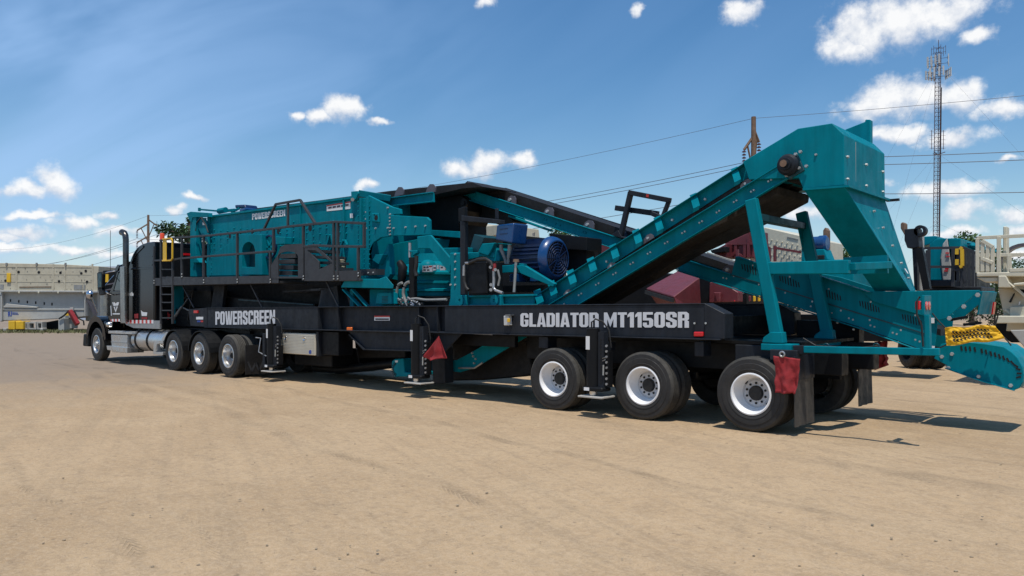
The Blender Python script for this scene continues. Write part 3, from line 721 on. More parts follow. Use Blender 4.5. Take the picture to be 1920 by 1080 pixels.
    MB().prism(T.pts(e5([(635, 90), (750, 85), (762, 125), (640, 130)]), 1.2), (0, .4, 0)).build('vibrator_motor', 'motordark', o, bevel=.03, seg=2)
    MB().prism(T.pts(e5([(690, 140), (760, 120), (765, 150), (690, 180)]), 1.15), (0, .4, 0)).build('vibrator_base', 'motorblue', o, bevel=.02)
    k = MB(); k.bar(P(*e5([(600, 180)])[0], 1.2), P(*e5([(690, 130)])[0], 1.2), .05); k.cyl(P(*e5([(450, 165)])[0], 1.0), P(*e5([(530, 150)])[0], 1.0), .08, 12); k.build('top_fittings', 'teal', o)
    # rear discharge cheek with the arched cut-out
    Yd = Y - .02
    ck = [(690, 366), (700, 371), (735, 388), (750, 392), (751, 401), (737, 402), (740, 405), (735, 440)] + e7([(300, 150), (215, 160), (130, 220), (95, 290), (90, 330), (90, 365), (55, 365), (40, 520)]) + [(690, 505)]
    ch = MB().prism(T.pts(ck, Yd), (0, .07, 0)).build('discharge_cheek', 'teal', o, bevel=.008)
    MB().prism(T.pts(ck, Y + W - .1), (0, .07, 0)).build('discharge_cheek', 'teal', o, bevel=.008)
    arm = c3([(355, 225), (540, 235), (555, 250), (557, 325), (360, 330)])
    MB().prism(T.pts(arm, Yd - .02), (0, .06, 0)).build('discharge_lip', 'teal', o, bevel=.008)
    k = MB()
    for q in c3([(375, 292), (435, 287), (485, 283), (535, 280), (283, 292), (345, 290), (240, 292), (235, 210), (345, 188), (235, 245), (280, 225)]): k.bolt(P(*q, Yd - .02 if q[0] > 735 else Yd), .024, .03)
    for i in range(7): k.bolt(P(732, 402 + i * 6.3, Yd), .022, .03)
    k.build('bolts', 'bolt', o, kind='stuff')
    q = c3([(265, 215), (300, 215), (305, 262), (268, 258)]); MB().prism(T.pts(q, Yd), (0, -.03, 0)).build('inspection_cover', 'teal', ch, bevel=.012)
    MB().lathe(P(*c3([(284, 238)])[0], Yd - .03), [(.06, -.002), (0, -.003)], n=14).build('cover_hole', 'hole', ch)
screen()

def walkway():
    Y = -.08
    # floor and toe boards
    z = P(400, 534, Y).z
    fl = MB().prism([P(287, 536, Y), P(522, 531, Y), P(522, 527, Y), P(287, 532, Y)], (0, .8, 0)).build('walkway_deck', 'rail', plant, bevel=.004)
    plate('toe_board', [(287, 521.5), (522, 516.5), (522, 530.5), (287, 535.5)], Y - .012, .01, 'rail', fl, bevel=.002)
    f2_ = MB().prism([P(569, 527, Y), P(676, 527, Y), P(676, 523, Y), P(569, 523, Y)], (0, .8, 0)).build('walkway_deck', 'rail', plant, bevel=.004)
    plate('toe_board', [(627, 508), (676, 507), (676, 526), (627, 526.5)], Y - .012, .01, 'rail', f2_, bevel=.002)
    plate('toe_board', [(676.5, 505), (704, 504), (704, 515), (676.5, 517)], Y + .2, .25, 'rail', f2_, bevel=.004, bolts=e6([(1022, 910), (1078, 907)]))
    # crossover stairs
    inner = e6(arch(8, 232, 668, 950, 60, 10)); outer = []
    sil = {0: (508, 520), 11: (521.2, 478), }
    path = [(508, 522), (508, 497), (514, 488), (521, 478), (526, 463), (535, 459), (548, 458), (558, 457.5), (565, 457), (570, 457), (571, 470), (571, 490), (571, 522)]
    outer = path[:len(inner)] if len(path) >= len(inner) else path + [path[-1]] * (len(inner) - len(path))
    st = MB().ring(T.pts(inner, Y - .02), T.pts(outer, Y - .02), (0, .03, 0)).build('crossover_stair', 'rail', plant)
    pl = e6([(300, 605), (430, 602), (625, 790), (640, 1000), (300, 1000)])
    q = e6([(335, 655), (430, 655), (620, 800), (470, 870), (470, 790)])
    n5 = [pl[0], pl[1], pl[2], pl[3], pl[4]]; h5 = [q[0], q[1], q[2], q[3], q[4]]
    s2 = MB().ring(T.pts(h5, Y - .02), T.pts(n5, Y - .02), (0, .03, 0)).build('crossover_stair', 'rail', plant)
    for i, (a, b) in enumerate(e6([(15, 700), (20, 755), (5, 830)])[j:j + 1] + [None] for j in range(3)) if False else enumerate([]): pass
    for i, (a, b) in enumerate([(0, 0)] * 4):
        x0, y0 = e6([(10 + i * 2, 700 + i * 62)])[0]; x1, y1 = e6([(205 - i * 12, 690 + i * 66)])[0]
        A, B = P(x0, y0, Y + .1), P(x1, y1, Y + .1)
        MB().prism([A, B, B + V((0, 0, -.10)), A + V((0, 0, -.10))], (0, .55, 0)).build('stair_tread', 'rail', st)
    for i in range(4):
        x0, y0 = e6([(350 + i * 45, 655 + i * 62)])[0]; x1, y1 = e6([(480 + i * 50, 650 + i * 66)])[0]
        A, B = P(x0, y0, Y + .1), P(x1, y1, Y + .1)
        MB().prism([A, B, B + V((0, 0, -.06)), A + V((0, 0, -.06))], (0, .55, 0)).build('stair_tread', 'rail', s2)
    # hand rails
    rl = MB(); w = .05
    def rail(pts):
        for i, (a, b) in enumerate(zip(pts, pts[1:])): rl.bar(P(*a, Y), P(*b, Y), w + .003 * (i % 3) + (.001 if len(pts) < 5 else 0), w)
    rail([(300, 451), (325, 446.5), (400, 441), (515, 428.5), (540, 425), (628, 416), (685, 419)])
    rail([(287, 489), (325, 487), (340, 484.5), (515, 471)]); rail([(569, 463), (590, 460), (628, 462), (685, 462.5)])
    rail([(495, 430), (517, 383), (563, 375), (591, 419)]); rail([(540, 380), (540, 424)])
    rl.build('hand_rail', 'rail', plant, bevel=.006)
    for x, y0, y1 in ((289, 462, 534), (302, 452, 607), (324, 448, 607), (341, 446, 522), (382, 443, 533), (445, 436, 532), (513, 429, 475), (507, 471, 532), (569, 424, 526), (626, 417, 526), (633.5, 417, 526), (683, 420, 463), (672, 463, 520)):
        b = MB().bar(P(x, y0, Y - .005), P(x, y1, Y - .005), w, w)
        b.mat(1)
        if y1 > 515 and y1 < 560:
            for k in (5, 10): b.bolt(P(x, y1 - k + 2, Y - .03), .02, .014)
        b.build('rail_post', ['rail', 'bolt'], plant)
    # ladder rungs, gate, beacon
    for y in (505, 520, 537, 552, 567, 582, 596): MB().bar(P(302, y, Y), P(324, y, Y), .03).build('ladder_rung', 'rail', plant)
    g = MB(); q = [(305, 448.5), (321, 447), (323.2, 451), (323.2, 485), (320.5, 488.5), (305, 489)]
    for i, (a, b) in enumerate(zip(q, q[1:])): g.bar(P(*a, Y - .06), P(*b, Y - .06), .035 + .004 * i, .035)
    g.prism(T.pts([(305, 449), (311.5, 448.5), (311.5, 489), (305, 489)], Y - .06), (0, .02, 0)); g.build('safety_gate', 'yellow', plant, bevel=.006, label='yellow swing gate at the top of the ladder')
    MB().lathe(P(304, 450, Y + .05), [(0, .19), (.05, .19), (.062, .17), (.065, .02), (.07, 0), (.0, 0)], axis='Z', n=20).build('beacon', 'beacon', plant, smooth=40, label='orange beacon on the rail post')
    # under-walkway braces
    for a, b in (((470, 533), (492, 577)), ((612, 528), (636, 577)), ((343, 537), (364, 577)), ((352, 560), (326, 600))): strut('deck_brace', a, b, .1, .035, .035, 'rail')
walkway()

def under_screen():
    Y = .55
    MB().prism(T.pts([(408, 536), (425, 524), (690, 515), (690, 577), (408, 577)], 1.4), (0, 1.1, 0)).build('fines_hopper', 'blackpaint', plant, bevel=.01)
    plate('hopper_post', [(402, 533), (421, 533), (416, 577), (395, 577)], Y, .1, 'charcoal')
    plate('hopper_end', [(602, 545), (632, 535), (636, 577), (596, 577)], Y, .4, 'charcoal')
    k = MB().prism(T.pts([(420, 557), (590, 570), (590, 577), (420, 577)], .75), (0, .1, 0)).build('fines_conveyor', 'blackpaint', plant)
    MB().prism(T.pts([(448, 561), (588, 570.5), (588, 572.5), (448, 563)], .75), (0, -.02, 0)).build('fines_stringer', 'darkgreen', k)
    plate('channel', [(530, 545), (600, 541), (600, 545.5), (530, 549)], Y, .3, 'charcoal')
    MB().prism(T.pts([(520, 520), (640, 520), (640, 541), (540, 546)], .9), (0, .8, 0)).build('screen_underpan', 'blackpaint', plant)
    # goose neck columns behind the cab
    plate('gooseneck_column', [(311, 534), (326, 534), (326, 607), (311, 607)], .45, .3, 'teal', bevel=.01)
    plate('gooseneck_column', [(333, 538), (352, 538), (352, 600), (333, 600)], 1.3, .3, 'teal', bevel=.01)
    MB().box(-18.2, -15.1, .5, 2.5, 1.45, 1.66).build('gooseneck_deck', 'blackpaint', plant, bevel=.01)
    MB().box(-18.2, -15.1, .5, .7, 1.15, 1.45).build('gooseneck_rail', 'blackpaint', plant, bevel=.01)
    plate('gooseneck_web', [(340, 545), (395, 545), (395, 577), (352, 577)], .8, 1.2, 'blackpaint')
    MB().prism(T.pts([(306, 575), (318, 590), (314, 600), (306, 596)], .3), (0, .03, 0)).build('air_line_bracket', 'redpaint', plant)
    MB().tube([P(322, 600, .2), P(340, 575, .2), P(360, 585, .2)], .02, 8).build('air_line', 'hosegrey', plant, smooth=60)
    MB().tube([P(345, 560, .35), P(362, 545, .35), P(352, 600, .35)], .02, 8).build('air_line', 'ink', plant, smooth=60)
under_screen()

def crusher():
    # collecting chute between screen and crusher
    q = e7([(150, 640), (210, 365), (200, 240), (300, 215), (640, 150), (600, 400), (420, 690)])
    MB().prism([V((p.x, 1.3, p.z)) for p in T.pts(q, 1.0)], (0, 1.0, 0)).build('transfer_chute', 'teal', plant, bevel=.01)
    q = e7([(115, 430), (150, 365), (245, 360), (190, 480)]); MB().prism(T.pts(q, .72), (0, .28, 0)).build('chute_bracket', 'teal', plant, bevel=.006)
    q = e7([(170, 625), (205, 440), (305, 232), (320, 400), (330, 600), (290, 655)]); MB().prism(T.pts(q, .85), (0, .15, 0)).build('chute_skirt', 'teal', plant, bevel=.008)
    # sloping teal guard and hydraulic pack under it
    gq = c3([(105, 590), (130, 545), (300, 548), (335, 535), (372, 580), (370, 598), (110, 590)])
    MB().loft(T.pts([(639, 539), (648, 522), (711, 523), (724, 518), (738, 535), (737, 541)], -.02), T.pts([(639, 539), (648, 522), (711, 523), (724, 518), (738, 535), (737, 541)], .55)).build('pack_cover', 'teal', plant, bevel=.01)
    for a, b in ((c3([(165, 600)])[0], c3([(245, 690)])[0]), (c3([(120, 600)])[0], c3([(205, 688)])[0])): strut('cover_leg', a, b, .1, .1, .03)
    plate('cover_post', c3([(150, 600), (168, 600), (168, 690), (150, 690)]), .45, .06)
    hp = plate('hydraulic_pack', c3([(250, 600), (385, 600), (390, 690), (250, 690)]), .3, .8, bevel=.015)
    bx = plate('vent_box', e7([(170, 820), (335, 815), (350, 955), (150, 955)]), .12, .2, parent=hp, bevel=.012)
    k = MB()
    for i in range(5): k.prism(T.pts(e7([(230, 865 + i * 16), (300, 862 + i * 16), (300, 868 + i * 16), (230, 871 + i * 16)]), .12), (0, -.004, 0))
    k.build('louvres', 'hole', bx, kind='stuff')
    # cone crusher bowl
    c = P(812, 575, 1.35); c.z = 0; zt = lambda py: P(812, py, .6).z
    r = .76
    prof = [(0, zt(470)), (.30, zt(470)), (.34, zt(486)), (.60, zt(492)), (.68, zt(505)), (r + .03, zt(509)), (r + .03, zt(513)), (r - .05, zt(515)), (r - .05, zt(524)), (r, zt(526)), (r, zt(530)), (r - .05, zt(532)), (r - .05, zt(539)), (r, zt(541)), (r, zt(545)), (r - .06, zt(547)), (r - .06, zt(554)), (r - .14, zt(557)), (r - .14, zt(578))]
    cr = MB().lathe(c, prof, axis='Z', n=56).build('cone_crusher', 'teal', plant, smooth=30)
    dc = P(797, 500, .72)
    MB().lathe((dc.x, .80, P(797, 511, .72).z), [(0, .27), (.08, .26), (.15, .20), (.18, .12), (.18, 0)], axis='Z', n=24).build('accumulator_cap', 'teal', cr, smooth=40)
    k = MB(); k.prism(T.pts(e7([(713, 497), (828, 492), (828, 567), (713, 572)]), .53), (0, .02, 0)); k.prism(T.pts(e7([(838, 492), (870, 490), (870, 550), (838, 555)]), .53), (0, .02, 0)); k.prism(T.pts(e7([(888, 492), (905, 491), (905, 535), (888, 537)]), .53), (0, .02, 0)); k.prism(T.pts(e7([(920, 492), (985, 515), (985, 550), (920, 552)]), .53), (0, .02, 0))
    k.mat(1)
    for x, y in ((725, 508), (760, 506), (725, 540), (770, 540), (845, 515), (930, 510)): k.prism(T.pts(e7([(x, y), (x + 26, y - 1), (x + 26, y + 18), (x, y + 19)]), .53), (0, -.004, 0))
    k.mat(2).prism(T.pts(e7([(792, 500), (826, 498), (826, 512), (792, 514)]), .53), (0, -.005, 0))
    k.build('warning_decals', ['whitedecal', 'inkdark', 'inkred'], cr)
    # diagonal support arm and column
    arm = e7([(645, 150), (805, 130), (820, 140), (1035, 395), (1045, 560), (1030, 585), (800, 292), (655, 292)])
    MB().prism(T.pts(arm, .42), (0, .05, 0)).build('support_arm', 'teal', plant, bevel=.01)
    MB().prism(T.pts(arm, 2.2), (0, .05, 0)).build('support_arm', 'teal', plant, bevel=.01)
    co = MB().prism(T.pts(e7([(1035, 350), (1172, 345), (1172, 960), (1125, 985), (1018, 985), (1042, 880), (1045, 560)]), .36), (0, .22, 0)).build('support_column', 'teal', plant, bevel=.01)
    k = MB()
    for y in (360, 450, 540, 635, 725): k.bolt(P(*e7([(1105, y)])[0], .36), .024, .02)
    k.bolt(P(*e7([(1050, 725)])[0], .36), .024, .02); k.build('bolts', 'bolt', co, kind='stuff')
    MB().prism(T.pts(e7([(940, 285), (1250, 280), (1250, 345), (1172, 345), (1035, 390)]), .75), (0, 1.2, 0)).build('top_frame', 'teal', plant, bevel=.01)
    plate('frame_side', f3([(240, 505), (690, 500), (680, 560), (560, 545), (240, 620)]), .6, .05, bevel=.01)
    plate('frame_bracket', f3([(515, 500), (560, 415), (690, 405), (640, 510), (620, 540)]), .55, .5, bevel=.01)
    plate('frame_bracket', f3([(600, 545), (655, 450), (690, 415), (740, 560), (735, 590), (640, 600)]), .62, .4, bevel=.01)
    plate('belt_guard_side', f3([(425, 500), (480, 318), (585, 350), (560, 415), (520, 500)]), .9, .6, 'darkgreen')
    # hydraulic cylinders and hoses
    for X, t, b in (((600), 390, 900),):
        a, d = e7([(600, 400)])[0], e7([(600, 890)])[0]
        k = MB().cyl(P(*a, .38), P(*d, .38), .085, 16); k.build('hydraulic_cylinder', 'blackpaint', plant, smooth=40)
    a, d = e7([(470, 470)])[0], e7([(455, 700)])[0]
    MB().tube([P(*e7([(440, 455)])[0], .5), P(*e7([(480, 520)])[0], .5), P(*e7([(465, 640)])[0], .5), P(*e7([(455, 760)])[0], .5)], [.07, .10, .09, .06], 12).build('hydraulic_cylinder', 'blackpaint', plant, smooth=60)
    MB().cyl(P(*e7([(562, 225)])[0], .45), P(*e7([(562, 400)])[0], .45), .03, 10).build('adjuster_rod', 'steel', plant, smooth=60)
    plate('adjuster_bracket', e7([(535, 315), (640, 312), (640, 345), (590, 385), (600, 345), (545, 325)]), .42, .1)
    for l, m, r in (([(470, 700), (425, 730), (405, 830), (420, 905), (500, 905)], 'hosegrey', .03), ([(560, 690), (510, 720), (485, 830), (510, 920), (540, 975)], 'hosegrey', .034), ([(540, 900), (640, 890), (760, 905), (1000, 900)], 'hosegrey', .026), ([(640, 895), (620, 930), (660, 960), (720, 950)], 'ink', .03), ([(420, 905), (440, 950), (520, 965), (600, 940)], 'ink', .03), ([(640, 380), (640, 480), (630, 560), (640, 620)], 'ink', .04)):
        q = e7(l); pts = [P(*p, .3) for p in q]
        sm = []
        for i in range(len(pts) - 1):
            p0, p1, p2, p3 = pts[max(i - 1, 0)], pts[i], pts[i + 1], pts[min(i + 2, len(pts) - 1)]
            for k in range(5):
                t = k / 5; sm.append(.5 * ((2 * p1) + (p2 - p0) * t + (2 * p0 - 5 * p1 + 4 * p2 - p3) * t * t + (3 * p1 - p0 - 3 * p2 + p3) * t ** 3))
        MB().tube(sm + [pts[-1]], r, 8).build('hose', m, plant, smooth=60)
    k = MB()
    rr = random.Random(5)
    for i in range(16):
        p = P(*e7([(rr.uniform(400, 690), rr.uniform(900, 975))])[0], .3); k.cyl(p, p + V((rr.uniform(-.08, .08), -.03, rr.uniform(-.05, .08))), .02, 8)
    k.build('hose_fittings', 'steel', plant, kind='stuff')
    MB().prism(T.pts(e7([(640, 860), (1040, 870), (1030, 990), (640, 990)]), .75), (0, 1.2, 0)).build('crusher_base', 'blackpaint', plant, bevel=.01)
    # base channel along the deck
    k = MB().prism(T.pts(f3([(390, 940), (1080, 925), (1080, 945), (390, 960)]), .25), (0, .12, 0)); k.prism(T.pts(f3([(390, 960), (1080, 945), (1080, 1025), (390, 1030)]), .32), (0, .05, 0)); k.prism(T.pts(f3([(390, 1030), (1080, 1025), (1080, 1043), (390, 1046)]), .25), (0, .12, 0))
    ch = k.build('base_channel', 'teal', plant, bevel=.004)
    for x in (340, 690): 
        plate('mount_plate', f3([(x - 30, 940), (x + 60, 935), (x + 60, 1045), (x - 30, 1045)]), .2, .1, parent=ch, bevel=.01)
        MB().lathe(P(*f3([(x, 988)])[0], .2), [(.10, 0), (.10, -.02), (.03, -.02), (.03, 0)], n=24).build('mount_disc', 'teal', ch, smooth=30)
    # conveyor support frame
    fr = plate('frame_post', f3([(335, 190), (385, 190), (385, 932), (340, 932)]), .28, .1, 'charcoal', bevel=.008)
    plate('frame_post', f3([(335, 120), (385, 120), (385, 932), (340, 932)]), 2.0, .1, 'charcoal', bevel=.008)
    plate('frame_head', f3([(318, 60), (380, 40), (380, 190), (320, 190)]), .6, .1, 'blackpaint', bevel=.008)
    plate('frame_rail', f3([(350, 128), (742, 172), (742, 215), (350, 185)]), .26, .14, 'charcoal', bevel=.008)
    plate('frame_hanger', f3([(690, 60), (715, 60), (715, 165), (690, 165)]), .5, .05, 'charcoal')
    # oil cooler
    rd = plate('oil_cooler', f3([(412, 605), (608, 598), (612, 920), (418, 930)]), .14, .12, 'blackpaint', bevel=.012)
    k = MB()
    for i in range(26):
        y = 622 + i * 11.3; k.prism(T.pts(f3([(425, y), (600, y - 4), (600, y), (425, y + 4)]), .14), (0, -.006, 0))
    k.build('cooler_fins', 'charcoal', rd)
    plate('cooler_tank', f3([(615, 610), (710, 600), (715, 905), (622, 920)]), .18, .16, 'blackpaint', bevel=.01)
    for l, m, r in (([(375, 740), (378, 640), (395, 612), (430, 612)], 'steel', .026), ([(430, 612), (520, 575), (600, 570), (650, 600), (665, 650)], 'ink', .03), ([(380, 740), (380, 800), (400, 860), (425, 885)], 'ink', .03), ([(680, 690), (682, 780), (675, 860), (700, 890), (770, 915)], 'steel', .028), ([(685, 620), (690, 650), (680, 690)], 'redpaint', .03), ([(720, 680), (740, 760), (725, 840)], 'hosegrey', .02)):
        MB().tube([P(*q, .1) for q in f3(l)], r, 8).build('hose', m, plant, smooth=60)
    for q in ((645, 655), (650, 832), (648, 882), (692, 680)):
        p = P(*f3([q])[0], .12); MB().cyl(p, p + V((.05, -.05, 0)), .03, 10).build('hose_fitting', 'steel', plant)
crusher()

def motor():
    Y = 1.15
    a = P(957, 480, .75); e = P(1035, 485, Y); zc = P(1035, 485, Y).z; r = .40
    x0 = P(955, 470, .78).x; x1 = P(1012, 470, .8).x; x2 = P(1043, 485, Y - .05).x
    m = MB().lathe((0, Y, zc), [(0, x0), (r - .06, x0), (r - .06, x1), (0, x1)], axis='X', n=40)
    for i in range(26):
        t = 2 * math.pi * i / 26
        c, s = math.cos(t), math.sin(t); A = V((x0 + .03, Y + (r - .07) * c, zc + (r - .07) * s)); B = V((x1, A.y, A.z))
        m.bar(A + V((0, .03 * c, .03 * s)), B + V((0, .03 * c, .03 * s)), .012 + .05 * abs(c), .012 + .05 * abs(s), up=(0, 1, 0))
    mo = m.build('electric_motor', 'motordark', plant, smooth=30)
    MB().lathe((0, Y, zc), [(r - .02, x1 - .02), (r + .015, x1), (r + .015, x2 - .12), (r - .01, x2 - .04), (r - .06, x2), (r - .075, x2)], axis='X', n=48).build('fan_shroud', 'motorblue', mo, smooth=35)
    k = MB()
    for i in range(6): k.lathe((0, Y, zc), [(.05 + i * .052, x2 - .005), (.06 + i * .052, x2 + .004), (.07 + i * .052, x2 - .005)], axis='X', n=32)
    for i in range(12): k.bar((x2, Y, zc), (x2, Y + (r - .07) * math.cos(i * .5236), zc + (r - .07) * math.sin(i * .5236)), .01, .012, up=(1, 0, 0))
    k.build('fan_grille', 'motordark', mo)
    MB().lathe((0, Y, zc), [(0, x2 - .03), (r - .07, x2 - .03)], axis='X', n=32).build('fan_dark', 'hole', mo)
    for X in (x0 + .12, x1 - .1): MB().box(X - .08, X + .08, Y - .42, Y + .42, zc - r - .03, zc - r + .12).build('motor_foot', 'motorblue', mo, bevel=.01)
    q = c4([(80, 290), (100, 268), (172, 262), (200, 270), (185, 378), (78, 350)])
    jb = MB().prism(T.pts(c4([(83, 275), (172, 264), (160, 368), (76, 350)]), .48), (0, .42, 0)).build('terminal_box', 'motorblue', mo, bevel=.03, seg=3)
    k = MB()
    for i in range(2): k.prism(T.pts(f3([(740, 265 + i * 50), (820, 255 + i * 50), (820, 263 + i * 50), (740, 273 + i * 50)]), .48), (0, -.004, 0))
    k.build('box_marking', 'motordark', jb)
    for x, y in f3([(705, 225), (895, 215), (700, 385), (885, 400)]): pass
    for l in ([(755, 425), (755, 470), (790, 560), (805, 620)], [(840, 425), (840, 470), (825, 560), (822, 620)]):
        MB().tube([P(*q, .62) for q in f3(l)], [.035, .04, .03, .03], 10).build('cable_conduit', 'hosegrey', mo, smooth=60)
    MB().tube([P(*q, 1.0) for q in g7([(765, 575), (775, 560), (770, 590)])], .02, 6).build('lifting_eye', 'steel', mo)
    # motor cradle
    plate('motor_cradle', f3([(720, 640), (860, 630), (905, 612), (990, 620), (950, 710), (860, 705), (720, 715)]), .5, .08, bevel=.008)
    plate('motor_cradle', c4([(180, 480), (225, 480), (378, 572), (370, 588), (205, 520)]), .45, .08, bevel=.008)
    plate('motor_cradle', c4([(180, 480), (225, 480), (378, 572), (370, 588), (205, 520)]), 1.6, .08, bevel=.008)
    k = MB().cyl(P(*f3([(905, 600)])[0], .46), P(*f3([(885, 905)])[0], .46), .028, 10); k.build('tension_rod', 'bolt', plant)
    MB().lathe(P(*f3([(905, 600)])[0], .46), [(0, .05), (.05, .05), (.06, 0), (0, 0)], axis='Z', n=12).build('rod_knob', 'wood', plant)
    MB().box(P(945, 510, 1).x, P(1080, 510, 1).x, .9, 1.9, P(1000, 545, 1).z - .02, P(1000, 535, 1).z).build('motor_table', 'blackpaint', plant)
    plate('drive_guard', c4([(440, 350), (540, 340), (540, 500), (470, 560), (440, 560)]), 1.8, .5, 'charcoal', bevel=.01)
    plate('drive_guard', [(1030, 437), (1100, 445), (1100, 470), (1030, 465)], 1.5, .5, 'blackpaint', bevel=.01)
motor()

def conveyor_rising():
    """recirculating conveyor: low tail under the crusher, head in the tall hood at the rear"""
    Yn, Yf = .52, 1.98
    root = MB().prism(T.pts([(1040, 565), (1465, 308), (1480, 335), (1070, 571), (1040, 590)], Yn), (0, .04, 0))
    for y in (Yn - .07, Yn):
        pass
    L0, L1 = (1052, 567), (1476, 321)
    k = MB()
    for Y in (Yn, Yf):
        a, b, c, d = P(985, 600, Y), P(1468, 308, Y), P(1480, 334, Y), P(998, 625, Y)
        # C channel: web plus two flanges turned towards the viewer
        k.prism([a, b, c, d], (0, .012, 0))
        for p, q in ((a, b), (d, c)): k.prism([p, q, q + V((0, 0, -.014)), p + V((0, 0, -.014))], (0, -.075, 0))
    st = k.build('conveyor_stringer', 'teal', plant, bevel=.003)
    # skirt board with folded top edge
    for Y in (Yn + .10, Yf - .14):
        k = MB(); a, b, c, d = P(950, 592, Y), P(1400, 307, Y), P(1428, 352, Y), P(978, 640, Y)
        m1, m2 = a.lerp(d, .45), b.lerp(c, .45)
        k.prism([a, b, m2, m1], (0, .008, 0)); k.prism([a, b, b + V((0, 0, -.012)), a + V((0, 0, -.012))], (0, -.10, 0))
        sk = k.build('skirt_board', 'teal', plant, bevel=.003)
        MB().prism([p + V((0, .02, 0)) for p in (a.lerp(d, .40), b.lerp(c, .40), c, d)], (0, .012, 0)).build('skirt_rubber', 'belt', sk)
    ang = math.atan2((P(1400, 307, Yn).z - P(950, 592, Yn).z), P(1400, 307, Yn).x - P(950, 592, Yn).x)
    for px, py in ((1008, 562), (1034, 546), (1070, 525), (1108, 502), (1150, 477), (1193, 449), (1233, 425), (1301, 382), (1378, 333)):
        A, A2 = P(px - 8, py - 16, Yn + .09), P(px + 4, py - 21, Yn + .09); B, B2 = P(px - 1, py + 9, Yn - .09), P(px + 11, py + 3, Yn - .09); C, C2 = P(px - 2, py + 17, Yn - .07), P(px + 9, py + 11, Yn - .07)
        k = MB().prism([A, A2, B2, B], (0, .012, 0)); k.prism([B, B2, C2, C], (0, .012, 0)); k.build('skirt_clip', 'teal', plant)
    # belt: carrying run and sagging return run
    k = MB(); q = [(880, 665), (1478, 305), (1484, 313), (886, 675)]
    k.prism([V((p.x, Yn + .2, p.z)) for p in T.pts(q, Yn)], (0, Yf - Yn - .4, 0)); k.build('carry_belt', 'belt', plant)
    k = MB(); q = [(1120, 572), (1230, 505), (1330, 448), (1425, 405), (1500, 362), (1518, 366), (1516, 380), (1465, 407), (1414, 432), (1320, 475), (1200, 542), (1120, 588), (985, 668), (985, 652)]
    k.prism([V((p.x, Yn + .12, p.z)) for p in T.pts(q, Yf - .12)], (0, Yf - Yn - .24, 0)); k.build('return_belt', 'beltdusty', plant, bevel=.01)
    MB().prism(T.pts([(1065, 571), (1476, 336), (1495, 338), (1440, 390), (1330, 452), (1250, 500), (1105, 585)], Yn + .6), (0, .02, 0)).build('belt_shroud', 'belt', plant)
    # idler brackets and bolts
    for px, py in ((1148, 502), (1065, 553), (1217, 450), (1400, 348)):
        c = P(px, py, Yn - .01); k = MB(); k.prism([c + V((x, 0, z)) for x, z in ((-.10, -.06), (.08, .03), (.07, .07), (.02, .10), (-.04, .08), (-.10, .01))], (0, .03, 0)); k.mat(1).bolt(c + V((-.02, 0, .03)), .025, .02)
        k.build('idler_bracket', ['galv', 'bolt'], plant)
    k = MB()
    for i in range(13):
        t = (i + .5) / 13
        for dt in (-.006, .006):
            p = P(1040 + (t + dt) * 420, 577 - (t + dt) * 252 + 4, Yn); k.bolt(p, .018, .02)
        if i % 2 == 0: k.bolt(P(1000 + t * 400, 578 - t * 253, Yn + .1), .024, .03)
    k.build('bolts', 'bolt', st, kind='stuff')
    # head bearing
    k = MB(); q = c8([(440, 385), (540, 318), (560, 322), (605, 430), (500, 490), (455, 440)])
    bp = MB().prism(T.pts(q, Yn - .09), (0, .06, 0)).build('bearing_plate', 'darkgreen', plant, bevel=.008)
    c = P(*c8([(500, 395)])[0], Yn - .1)
    MB().lathe(c, [(.15, .02), (.15, -.05), (.12, -.09), (.085, -.10), (.08, -.14), (.055, -.14), (.05, -.2), (0, -.2)], n=28).build('bearing', 'charcoal', bp, smooth=35)
    MB().lathe(c, [(.05, -.201), (.0, -.203)], n=16).build('shaft_end', 'wood', bp)
    k = MB()
    for x, y in ((445, 378), (548, 322), (580, 305), (620, 402), (570, 415), (487, 465)): k.bolt(P(*c8([(x, y)])[0], Yn - .09), .026, .03)
    k.build('bolts', 'bolt', bp, kind='stuff')
    MB().cyl((c.x, Yn + .1, c.z), (c.x, Yf - .1, c.z), .22, 28).build('head_pulley', 'belt', plant, smooth=40)
    # tail section under the chassis
    k = MB()
    for Y in (Yn + .1, Yf - .1):
        k.prism(T.pts([(835, 695), (835, 677), (856, 675), (874, 666), (985, 603), (998, 625), (890, 690), (862, 698)], Y), (0, .03, 0))
    tl = k.build('tail_section', 'teal', plant, bevel=.006)
    k = MB()
    for x, y in ((845, 680), (886, 662), (888, 668), (893, 673), (890, 681), (846, 691), (915, 641), (934, 640)): k.bolt(P(x, y, Yn + .1), .025, .03)
    k.build('bolts', 'bolt', tl, kind='stuff')
    q = e8([(500, 640), (505, 570), (535, 550), (620, 545), (630, 680), (700, 690), (700, 725), (530, 728)])
    tg = plate('tail_guard', q, .35, .9, bevel=.012)
    k = MB()
    cx, cy = e8([(560, 640)])[0]
    for i in range(9):
        t = R(110 + i * 17); k.bar(P(cx + 7 * math.cos(t), cy + 9 * math.sin(t) + 2, .345), P(cx + 11 * math.cos(t), cy + 14 * math.sin(t) + 2, .345), .01, .018)
    k.build('guard_slots', 'hole', tg, kind='stuff')
    MB().prism(T.pts(e8([(538, 565), (565, 563), (565, 583), (538, 585)]), .35), (0, -.004, 0)).build('decal', 'whitedecal', tg)
    MB().prism(T.pts([(835, 700), (985, 632), (1000, 700), (985, 705), (905, 712), (850, 712)], 1.0), (0, .9, 0)).build('belt_loop', 'belt', plant, bevel=.02)
    MB().tube([P(860, 690, .55), P(890, 690, .5), P(905, 680, .5)], .02, 8).build('scraper_rod', 'steel', plant)
    # tall hood over the head, then the offset down-chute
    Yh0, Yh1 = .46, 2.3
